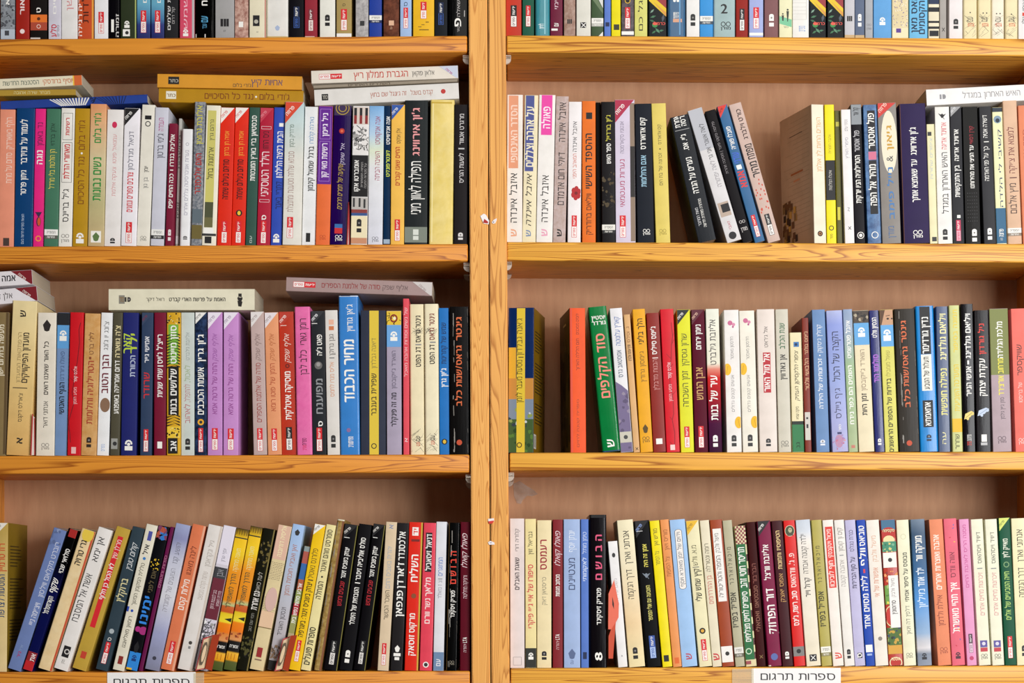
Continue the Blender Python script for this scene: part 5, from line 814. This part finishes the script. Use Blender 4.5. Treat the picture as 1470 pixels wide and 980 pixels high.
        v0, v1 = f(e[1]), f(e[2]); b.rect(SP, '#c69a78', -w/2, w/2, v1, v0); b.nx(); b.add(SP, '#5a3c24', [(-w/2, v0), (-w*.1, v0), (-w*.4, v1), (-w/2, v1)]); b.disc(SP, '#2c2018', w*.1, (v0+v1)/2-2, 1.8, .8); b.disc(SP, '#2c2018', w*.42, (v0+v1)/2-2, 1.5, .8); b.line(SP, '#4a3222', (-1, (v0+v1)/2+2), (5, (v0+v1)/2+3), .9); b.nx()
    elif k == 'PZ':
        v = f(e[1]); c = e[2]; b.add(PM, c, [(-w*.4, v-6), (w*.1, v-3), (w*.42, v+4), (w*.2, v+6), (-w*.3, v+2)]); b.disc(PM, c, w*.3, v+2, 2.2); b.disc(PM, c, -w*.1, v-5, 2); b.nx(); b.line(PM, '#9a7a2c' if c[1] == 'e' else '#7c8cac', (-w*.3, v-4), (w*.3, v+4), .6); b.nx()
    elif k == 'TX':
        v0, v1 = f(e[1]), f(e[2]); b.blobs(v1, v0, ['#5a6a94', '#8a98bc'], 8, 2, 4)
    elif k == 'BL':
        v0, v1 = f(e[1]), f(e[2]); b.blobs(v1+3, v0-4, ['#2a78c8', '#2a78c8', '#a84a3c', '#3c5a8a', '#7a3a5c'], 20, 2, 4.5); b.strokes(v1+3, v0-3, '#c0582c', 6, 8, .8)
    elif k == 'DTY':
        v0, v1 = f(e[1]), f(e[2])
        for i in range(24): b.disc(PM, '#e8c02c', R_.uniform(-.4, .4)*w, R_.uniform(v1, v0), .8, 1, n=7)
        b.nx()
    elif k == 'GA':
        h = b.h
        b.text('תאנה מתוקה', h*.86, h*.70, '#e8e0a0', 6, 0, 0, 0); b.text('הדרך למאפוזילד', h*.68, h*.44, '#5a5230', 6.5, 0, 1, 0)
        for i in range(5): b.rect(SP, '#4a2c14', (-.42+.2*i)*w, (-.38+.2*i)*w, h*.955, h*.99)
        b.rect(SP, '#2c3422', -w/2, w/2, h*.93, h*.938); b.nx()
        b.add(SP, '#1e2418', [(w/2, h*.375), (w/2, h*.345), (-w*.1, h*.36)])
        b.blobs(h*.215, h*.26, ['#b85a2c', '#8a3a1c'], 6, 1.5, 2.6); b.text('זמורה', -w*.36, w*.36, W, 4, 0, 1, 0, PM, True, h*.165)
        for i in range(3): b.rect(SP, '#b86a1a', (-.35+.27*i)*w, (-.31+.27*i)*w, h*.075, h*.115)
        b.nx()
    elif k == 'WR':
        v0, v1 = f(e[1]), f(e[2]); n = int((v0-v1)/2.4)
        for i in range(n):
            v = v1+2.4*i; u = -w*.45
            while u < w*.4:
                l = R_.uniform(1, 3); b.line(TL, '#6a5c4c', (u, v), (u+l, v+R_.uniform(-.3, .6)), .5); u += l+.8
        b.nx()
    elif k == 'CK':
        v0, v1 = f(e[1]), f(e[2]); n = 9; m_ = 6
        for i in range(n):
            for j in range(m_):
                if (i+j) % 2: b.rect(SP, e[3], (-.5+j/m_)*w, (-.5+(j+1)/m_)*w, v1+(v0-v1)*i/n, v1+(v0-v1)*(i+1)/n)
        b.nx()
    elif k == 'CK2':
        v0, v1 = f(e[1]), f(e[2])
        for i in range(8): b.rect(SP, '#5a2430', w*.38, w*.49, v1+(v0-v1)*i/8, v1+(v0-v1)*(i+.5)/8)
        b.nx()
    elif k == 'OV':
        v = f(e[1]); b.disc(PM, '#d8d0b0', 0, v, w*.43, 1.15, 0, 20); b.nx(); b.disc(PM, '#3c4a2c', 0, v, w*.39, 1.15, 0, 20); b.nx(); b.disc(PM, '#b9b08c', .6, v+1, w*.17, 1.35); b.add(PM, '#4a4a38', [(-4, v-7), (5, v-7), (3, v-2.5), (-2, v-2.5)]); b.nx(); b.line(PM, '#4a4438', (-.5, v+2), (2, v+2), .8); b.nx()
    elif k == 'XX':
        v = f(e[1]); q = w*.16; b.line(PM, W, (-q, v-q), (q, v+q), 1); b.line(PM, W, (-q, v+q), (q, v-q), 1); b.nx()
    elif k == 'CI':
        h = b.h
        b.rect(SP, '#3c6c8c', -w/2, w/2, h*.93, h); b.nx(); b.disc(SP, '#b8281e', 0, h*.9, w*.55, .9); b.nx(); b.disc(SP, '#e8d8a0', 0, h*.86, w*.4, .8); b.nx()
        b.rect(SP, '#3c8a6a', -w/2, w/2, h*.78, h*.85); b.blobs(h*.78, h*.85, ['#d8c87a', '#2c6a4a', '#78b08a'], 14, 1, 2.4)
        b.blobs(h*.56, h*.66, ['#c83a24', '#e89a5c', '#8a2a1c'], 18, 1.2, 2.6); b.rect(SP, '#6a9a3c', -w/2, w/2, h*.42, h*.55)
        b.blobs(h*.42, h*.55, ['#e8d84c', '#4a7a2c', '#9aba6a'], 14, 1.2, 2.8); b.disc(SP, '#c42a1e', -w*.1, h*.34, w*.5, 1.5); b.nx(); b.disc(SP, '#e8d8a0', -w*.1, h*.34, w*.5, 1.5, .1); b.nx()
        b.rect(SP, '#4a6a2c', -w/2, w/2, h*.14, h*.26); b.blobs(h*.13, h*.26, ['#24301c', '#8a9a4c', '#c9a03c', '#2c3c5a'], 20, 1.2, 3)
        b.rect(SP, '#d8a03c', -w/2, w/2, h*.08, h*.14); b.nx(); b.disc(SP, '#e8dcb0', 0, h*.02, w*.45, .9); b.nx(); b.disc(SP, '#b8281e', 0, h*.02, w*.38, .9); b.nx(); b.text('אוסטר', -w*.3, w*.3, '#f0e0b0', 4, 0, 1, 0, PM, True, h*.045)
        b.text('מקסימה', -w*.4, w*.4, '#f0e0b0', 3.6, 0, 1, 0, PM, True, h*.925)
    elif k == 'CF':
        cs = ['#f2c24a', '#c8283c', '#5a6ab0', '#f0e0e4']
        for v in [b.h*q for q in (.95, .93, .87, .84, .22, .26, .3, .17, .13, .24)]:
            u = R_.uniform(-.38, .38)*w; a = R_.uniform(0, PI); b.line(SP, R_.choice(cs), (u, v), (u+2.4*math.cos(a), v+2.4*math.sin(a)), 1.2)
        b.nx()
    elif k == 'DG':
        f2 = f; b.add(SP, '#d9d9d4', [(-w/2, f(-20)), (w/2, f(-20)), (w/2, f(12))]); b.add(SP, '#e8e6e0', [(w*.1, .4), (w/2, .4), (w/2, 7)]); b.nx(); b.add(SP, '#6a7c5c', [(-w/2, f(-18)), (w/2, f(14)), (w/2, f(20)), (-w/2, f(-2))]); b.nx()
    elif k == 'FLR':
        def q(x, y): return (x*w - w/2, f(y))
        b.add(SP, '#e6c22c', [q(0, -8), q(.1, -8), q(1, 12), q(1, 24), q(0, 1)]); b.nx(); b.add(SP, '#9c3a3e', [q(.1, -8), q(1, -8), q(1, 12)]); b.nx(); b.add(SP, '#d99a4a', [q(.25, 2), q(1, 18), q(1, 24)]); b.nx()
        for x, y, a, l, c in ((.2, 16, .8, 8, '#7fa08c'), (.25, 24, .3, 9, '#4a7a58'), (.2, 30, -.3, 8, '#3c6a4c'), (.5, 44, 2.3, 10, '#5a8a6a'), (.3, 46, .6, 8, '#3f7450'), (.7, 44, .2, 8, '#4a7a5c'), (.8, 26, 1.4, 12, '#4e565e')):
            u, v = q(x, y); cx, cy = math.cos(a), math.sin(a); n_ = (-cy*l*.18, cx*l*.18)
            b.add(SP, c, [(u-cx*l/2, v-cy*l/2), (u+n_[0], v+n_[1]), (u+cx*l/2, v+cy*l/2), (u-n_[0], v-n_[1])]); b.lay += .2
        b.nx(); u, v = q(.35, 35); b.disc(SP, '#3c8a4a', u, v-1, 4, .9); b.nx(); b.disc(SP, '#e0604c', u, v+1, 3.2, .7); b.nx(); b.text('כרמל', -w*.2, w*.42, '#e8584c', 3.6, 0, 1, 0, TL, True, v+1)
    elif k == 'SI':
        b.add(SP, '#7cc49a', [(-w/2, f(23)), (w/2, f(28)), (w/2, f(39)), (-w/2, f(34))]); b.nx()
        b.disc(PM, '#3a4038', 3, f(14), 1.4); b.add(PM, '#3a4038', [(1.2, f(16)), (4.8, f(16)), (4.2, f(24)), (3.4, f(31)), (2.4, f(31))]); b.disc(PM, '#3a4038', -4, f(20), 1.1); b.add(PM, '#3a4038', [(-5.6, f(22)), (-2.4, f(22)), (-3, f(30)), (-4.8, f(30))]); b.nx(); b.text('כתר', -3, 4, '#5a6a5c', 2.4, 0, 0, 0, PM, True, f(39))
    elif k == 'GR':
        for y in (-10, -2, 4, 10, 15, 20, 28): b.line(SP, '#b9b6ae', (-w*.5, f(y)), (w*.35, f(y)), .35)
        b.line(SP, '#b9b6ae', (w*.35, f(28)), (w*.35, f(-10)), .4); b.nx()
    elif k == 'SPK':
        b.strokes(f(42), f(-40), '#6a5a9a', 80, 2.4, .6); b.strokes(f(42), f(-40), '#f2ecdc', 50, 2.6, .8); b.rect(SP, '#ecdcb4', -w/2, w/2, .5, f(40)); b.nx()
SIDES = {'cov1': '#c3a585', 'cov2': '#80601e', 'cov3': '#5a4c2e', 'cov4': '#8a6e26'}
def make_book(d, key):
    o = d['o']; w, h = d['w'], d['h']          # px
    D = o.get('dep', random.uniform(.126, .142)); r = o.get('rr', .0011) / S; r = min(r, w * .35)
    row = {'1': 'top', '2': 'second', '3': 'third', '4': 'bottom'}[key[0]]; sd = {'L': 'left', 'R': 'right'}[key[1]]
    lab = d['look']; n = len(lab.split())
    lab += (', on %s shelf, %s bookcase' % (row, sd)) if n <= 11 else (', %s shelf %s' % (row, sd))
    grp = 'books %s on the %s shelf of the %s bookcase' % ('lying flat' if d['flat'] else 'standing', row, sd)
    t = thing('book', lab, 'book', grp, d['loc'])
    t.rotation_mode = 'XYZ'
    t.matrix_world = Matrix.Translation(d['loc']) @ Matrix.Rotation(math.radians(o.get('yaw', 0)), 4, 'Z') @ Matrix.Rotation(d['th'], 4, 'Y')
    W_, H_, R_ = w * S, h * S, r * S; T_ = .0006
    prof = [(-W_/2, D)] + [(-W_/2 + R_ - R_*math.cos(a), R_ - R_*math.sin(a)) for a in [i*PI/8 for i in range(5)]]
    prof += [(-x, y) for x, y in prof[::-1]]
    inn = [(-W_/2 + T_, D), (-W_/2 + T_, R_), (-W_/2 + R_, T_ * 1.5), (W_/2 - R_, T_ * 1.5), (W_/2 - T_, R_), (W_/2 - T_, D)]
    # inner path resampled to the outer count so the walls close cleanly
    inn = [(-W_/2 + T_, D)] + [(x * (1 - 2*T_/W_), y + T_ * 1.3) for x, y in prof[1:-1]] + [(W_/2 - T_, D)]
    m = len(prof); V = []
    for z in (0, H_):
        V += [(x, y, z) for x, y in prof]; V += [(x, y, z) for x, y in inn]
    F = []; FM = []
    bcol = 1 if 'side' in o else 0
    for i in range(m - 1):
        F.append((i, i+1, 2*m+i+1, 2*m+i)); FM.append(bcol if i in (0, m-2) else 0)
        F.append((m+i+1, m+i, 3*m+i, 3*m+i+1)); FM.append(0)
        F.append((i+1, i, m+i, m+i+1)); FM.append(0)
        F.append((2*m+i, 2*m+i+1, 3*m+i+1, 3*m+i)); FM.append(0)
    F.append((0, 2*m, 3*m, m)); FM.append(0); F.append((m-1, 2*m-1, 4*m-1, 3*m-1)); FM.append(0)
    gl = o.get('gl', random.choice([.42, .5, .55]))
    ms = [mat_cover(d['col'], gl, o.get('pat'), o.get('grad'), H_)]
    if bcol: ms.append(mat_cover(SIDES[o['side']], .5))
    c = link('cover', V, F, ms, FM, t)
    c.data.polygons.foreach_set('use_smooth', [True] * len(F)); c.data.set_sharp_from_angle(angle=.7)
    e = .0005; x = W_/2 - T_ * 1.15; yf = R_ * .6 + T_ * 1.6; zz = (.0004, H_ - .0004)
    pv = [(a, b_, z) for z in zz for a, b_ in ((-x, R_ + T_*1.5), (-x + R_*.7, yf), (x - R_*.7, yf), (x, R_ + T_*1.5), (x, D - .001), (-x, D - .001))]
    pf = [(0, 5, 4, 3, 2, 1), (6, 7, 8, 9, 10, 11)] + [(i, (i+1) % 6, 6 + (i+1) % 6, 6 + i) for i in range(6)]
    link('page_block', pv, pf, [mat_pages()], None, t)
    b = Book(w, h, r, d['fv']); b.x0 = d.get('x0', 0)
    for z0, z1, cc in [(q[1], q[2], q[0]) for q in o.get('endp', ())]: b.rect('spine_panel', cc, -w/2, w/2, z0*h, z1*h)
    b.nx()
    if o.get('up'): b.rect('spine_panel', '#c8a878', -w/2, w/2, .3, o['up']); b.nx()
    def flush():
        for kind, cols in b.buf.items():
            if not cols: continue
            V = []; F = []; FM = []; ms = []
            for ci, (cc, (vv, ff)) in enumerate(cols.items()):
                n0 = len(V); V += vv; F += [tuple(n0 + i for i in f_) for f_ in ff]; FM += [ci] * len(ff); ms.append(mat_print(cc))
            link(kind, V, F, ms, FM, t); b.buf[kind] = {}
    flush()
    for el in d['pr']:
        draw(b, el); flush()
    if 'side' in o: side_print(t, o['side'], W_, D, H_)
    return t
def side_print(t, kind, W_, D, H_):
    rg = random.Random(3); V = []; F = []; FM = []; ms = []; idx = {}
    sx = -1 if kind in ('cov1', 'cov3') else 1; x = sx * (W_/2 + .0001)
    def q(col, y0, y1, z0, z1, dx=0):
        if col not in idx: idx[col] = len(ms); ms.append(mat_print(col))
        n = len(V); V.extend([(x + sx*dx, y0*D, z0*H_), (x + sx*dx, y1*D, z0*H_), (x + sx*dx, y1*D, z1*H_), (x + sx*dx, y0*D, z1*H_)]); F.append((n, n+1, n+2, n+3)); FM.append(idx[col])
    if kind == 'cov1':
        for i in range(26): q('#a98c6c', .1, .1 + .8*rg.uniform(.6, 1), .94 - i*.033, .943 - i*.033)
        q('#a8602c', .3, .68, .555, .57, .0001); q('#c88a5c', .4, .6, .5, .515, .0001); q('#3a2c1c', .3, .7, .84, .845, .0001)
        for i in range(40):
            y = rg.uniform(.5, .9); z = rg.uniform(.03, .33); q(rg.choice(['#3a2412', '#c89a44', '#6a4420', '#8a6a3c']), y, y + .08, z, z + .05, .0001 + i*.00001)
    elif kind in ('cov2', 'cov4'):
        for k0, k1 in ((.84, .7), (.62, .4), (.34, .2)):
            z = k0
            while z > k1: q('#3a2c12' if kind == 'cov2' else '#4a3a18', .12, .12 + .72*rg.uniform(.5, 1), z, z + .008); z -= .022
        if kind == 'cov2': q('#dcd8cc', .02, .22, .03, .13, .0001); [q('#333', .05 + i*.03, .06 + i*.03, .04, .12, .0002) for i in range(5)]
    else:
        for i in range(60):
            y = rg.uniform(0, .85); z = rg.uniform(0, .7); q(rg.choice(['#1c1a14', '#3a3220', '#5a5236', '#100f0c']), y, y + .15, z, z + .12, i*.00001)
        q('#c8b48c', .3, .6, .9, .915, .0008)
    link('cover_print', V, F, ms, FM, t)
# ------------------------------------------------------------------ place all books
for key, books in ROWS.items():
    stand = []
    for d in books:
        yf = .004 + random.random() * .005 + d['o'].get('back', 0); k = 1 + yf / DIST
        d['y'] = yf
        if d['flat']:
            xl, xr, a, b_, c_, e_ = d['flat']; yf = d['y'] = .008; k = 1 + yf/DIST
            ml, mr = (a + b_) / 2, (c_ + e_) / 2; L_ = math.hypot(xr - xl, ml - mr); al = math.atan2(ml - mr, xr - xl)
            d['w'] = (b_ - a + e_ - c_) / 2 * .97; d['h'] = L_; d['th'] = PI/2 - al; d['loc'] = (WX(xl, yf), yf, WZ(ml, yf)); d['x0'] = xl; d['fv'] = lambda y: y
            continue
        xm = WX(sum(d['xb']) / 2, yf); xt = WX(sum(d['xt']) / 2, yf)
        zb = shelf_z(key, xm) + .0003; zt = WZ(d['yt'], yf); Hh = zt - zb
        wh = ((d['xb'][1] - d['xb'][0]) + (d['xt'][1] - d['xt'][0])) / 2 * S * k
        th = math.atan2(xt - xm, Hh)
        ww = wh * math.cos(th) / math.cos(math.radians(d['o'].get('yaw', 0)))
        hh = (Hh - ww * abs(math.sin(th))) / math.cos(th)
        th = math.atan2(xt - xm, hh * math.cos(th))
        d.update(X=xm, zb=zb, hh=hh, ww=ww, th=th, Hh=Hh); stand.append(d)
    for _ in range(2):
        for a, b_ in zip(stand, stand[1:]):
            pen = 0
            for z in (0, min(a['Hh'], b_['Hh'])):
                ar = a['X'] + z * math.tan(a['th']) + a['ww']/2/math.cos(a['th']); bl = b_['X'] + z * math.tan(b_['th']) - b_['ww']/2/math.cos(b_['th'])
                pen = max(pen, ar - bl + .0003)
            if pen > 0:
                a['ww'] -= pen/2; a['X'] -= pen/4; b_['ww'] -= pen/2; b_['X'] += pen/4
    for d in stand:
        d['w'] = d['ww'] / S; d['h'] = d['hh'] / S
        lift = d['ww']/2 * abs(math.sin(d['th'])); zc = d['zb'] + lift
        d['loc'] = (d['X'], d['y'], zc)
        kk = 1 + d['y']/DIST; cs = math.cos(d['th'])
        d['fv'] = (lambda y, zc=zc, kk=kk, cs=cs: ((EYE + (HOR - y)*S*kk) - zc) / cs / S)
    for d in books: make_book(d, key)
# ------------------------------------------------------------------ small loose things
def flat_poly(name, pts, y, m, parent=None, th=.0004, tilt=0):
    n = len(pts); V = [(WX(a, y), y + tilt*(a-pts[0][0])*S, WZ(b_, y)) for a, b_ in pts] + [(WX(a, y), y + th + tilt*(a-pts[0][0])*S, WZ(b_, y)) for a, b_ in pts]
    F = [tuple(range(n)), tuple(range(2*n-1, n-1, -1))] + [(i, (i+1) % n, n+(i+1) % n, n+i) for i in range(n)]
    return link(name, V, F, [m], parent=parent)
def sign(label, x0, x1, y0, y1, tx0, tx1, tcy, tsz, side):
    t = thing('paper_label', label, 'label', 'category labels taped on the bottom boards')
    V = []; F = []
    flat_poly('paper_strip', [(x0, y0), (x1, y0-.8), (x1, y1-.8), (x0, y1)], -.0012, mat_simple('label_paper', '#f2efec', .6), t)
    mt = mat_simple('clear_tape', '#eadcb8', .25); mt.node_tree.nodes['Principled BSDF'].inputs['Alpha'].default_value = .3
    ta, tb = (x0 - 28, x0 + 3) if side == 'R' else (x1 - 3, x1 + 12)
    flat_poly('tape', [(ta, y0+1), (tb, y0), (tb, y1-1), (ta, y1)], -.0020, mt, t)
    b = Book(1000, 1000, 1, lambda y: y); b.add = lambda kind, col, pts, faces=None, curved=False: (lambda n: (V.extend(pts), F.extend([tuple(n+i for i in f_) for f_ in faces])))(len(V))
    b.text('ספרות תרגום', tx0, tx1, K, tsz, horiz=True, uc=-tcy)
    link('lettering', [(WX(u, -.0014), -.00135, WZ(-v, -.0014)) for u, v in V], F, [mat_print('#1d1b1c')], None, t)
sign('white paper label with black Hebrew lettering on the bottom left board', 154, 281, 965, 992, 163, 272, 978.5, 9, 'L')
sign('white paper label with black Hebrew lettering on the bottom right board', 1079, 1207, 959, 981.5, 1092, 1199, 971, 9.5, 'R')
def card(label, px, ytop, ybot, w, lean, y):
    t = thing('stitched_card', label, 'card', 'small red edged cards tucked between bottom shelf books')
    def P_(u, v): return (px + u + lean * (ybot - v), v)
    H2 = ybot - ytop
    flat_poly('red_border', [P_(0, ybot), P_(w*.55, ybot-3), P_(w*.55, ytop), P_(0, ytop+5)], y, mat_simple('card_red', '#b42a2c', .6), t, tilt=.3)
    flat_poly('cream_face', [P_(1.5, ybot-2), P_(w*.5, ybot-4), P_(w*.5, ytop+2), P_(1.5, ytop+7)], y-.0006, mat_simple('card_cream', '#d8bc94', .6), t, tilt=.3)
    cx = w*.27; cy = ytop + H2*.52; n = 16
    for r0, c, dy in ((1, '#4a3a1c', .001), (.72, '#d8bc94', .0013), (.4, '#8a6a2c', .0016)):
        flat_poly('oval_print', [P_(cx + 3.2*r0*math.cos(2*PI*i/n), cy + H2*.33*r0*math.sin(2*PI*i/n)) for i in range(n)], y-dy, mat_simple('card_ink', c, .6), t, tilt=.3, th=.0001)
    flat_poly('side_flap', [P_(w*.55, ybot-3), P_(w, ybot), P_(w, ytop-1), P_(w*.55, ytop)], y, mat_simple('card_orange', '#b8401e', .6), t, tilt=-.3)
card('red edged cream card with oval print, left of the yellow striped twins', 280.5, 911, 962.5, 24, .23, -.006)
card('red edged cream card with oval print, beside the bright yellow leaning book', 394, 912, 963.5, 20, .25, -.006)
# orange ribbon: a folded, twisting strip
t = thing('ribbon_bookmark', 'orange looped ribbon bookmark hanging in front of the short white book', 'bookmark')
mr = mat_simple('orange_ribbon', '#d84a14', .5)
flat_poly('ribbon_front', [(881.5, 832), (888.5, 866), (888, 886), (877.5, 903), (873, 903), (873.5, 852)], -.002, mr, t, .0008, .2)
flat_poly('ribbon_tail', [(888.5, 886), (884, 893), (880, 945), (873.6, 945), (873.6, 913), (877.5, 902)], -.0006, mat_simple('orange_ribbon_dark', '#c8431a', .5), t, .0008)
flat_poly('ribbon_slot', [(879, 856), (881.4, 866), (881.4, 874), (879, 868)], -.0026, mat_simple('slot_dark', '#2c1810', .7), t, .0003, .2)
# scraps of paper stuck over the seam between the uprights
def scrap(label, parts):
    t = thing('paper_scrap', label, 'paper scrap', 'paper scraps stuck on the centre uprights')
    for i, (pts, c) in enumerate(parts): flat_poly('scrap_piece', pts, -.0045 - i*.0006, mat_simple('scrap_paper', c, .7), t, .0005)
scrap('larger torn white scrap with red mark on centre upright, upper', [([(689.5, 310), (694.5, 306.5), (698, 308.5), (702.2, 317), (701.5, 322), (694, 320.5)], '#f4efee'), ([(693.5, 319.5), (695.5, 314), (701, 318.5), (700, 320.5)], '#b0241e')])
scrap('tiny white scrap just right of the larger red marked one', [([(706, 319), (708.5, 315.5), (713, 313), (713, 316), (711, 320.5), (707.5, 321)], '#efe6e4'), ([(707.8, 318.4), (709, 317.6), (709.4, 318.8), (708.4, 319.4)], '#4a4450')])
scrap('small red and white scrap on the centre seam, lower part', [([(700.5, 744.5), (709, 743.5), (709.5, 748), (701, 749)], '#f0e8e4'), ([(701, 748), (709.5, 746.8), (707, 751), (702, 751.5)], '#d8342c')])
scrap('small plain white scrap on the seam below the red one', [([(700.5, 778), (704, 776), (709.8, 778.5), (710, 781.5), (702, 781.5)], '#efe9e8'), ([(702.5, 778.6), (706, 778.2), (705.4, 779.6)], '#8a88a4')])
# worn pale patch on the plywood at the upper left of the bottom right compartment
_mw = mat_simple('worn_plywood', '#d8c4b4', .7, noise=1, sc=60, c2='#c0a48e'); _mw.node_tree.nodes['Principled BSDF'].inputs['Alpha'].default_value = .45
flat_poly('worn_patch', [(737, 694), (746, 690), (756, 697), (766, 703), (772, 709), (764, 712), (757, 711), (750, 718), (748, 723), (742, 722), (738, 712)], SHD - .0004, _mw, bpy.data.objects['bookcase.001'], .0003)
# red cards glimpsed between books
for lab, pts in (('thin red and white card edge beside the indigo book, second shelf left', [(497.6, 351), (502, 351), (501.5, 290), (500, 290)]), ('thin red and white card edge beside the tall tan book, third shelf left', [(43.6, 653), (50.5, 653), (50, 600), (46, 594)])):
    t = thing('card_edge', lab, 'card'); flat_poly('card_sheet', pts, .002, mat_simple('card_white', '#e9d8cc', .6), t, .0004)
    a, b_, c_, e_ = pts
    flat_poly('red_rim', [a, (a[0]+1.6, a[1]), (e_[0]+1.6, e_[1]), e_], .0012, mat_simple('card_red', '#b42a2c', .6), t, .0004)
    flat_poly('red_rim', [(b_[0]-1.2, b_[1]), b_, c_, (c_[0]-1, c_[1])], .0012, mat_simple('card_red', '#b42a2c', .6), t, .0004)
bpy.data.objects.remove(_fo)
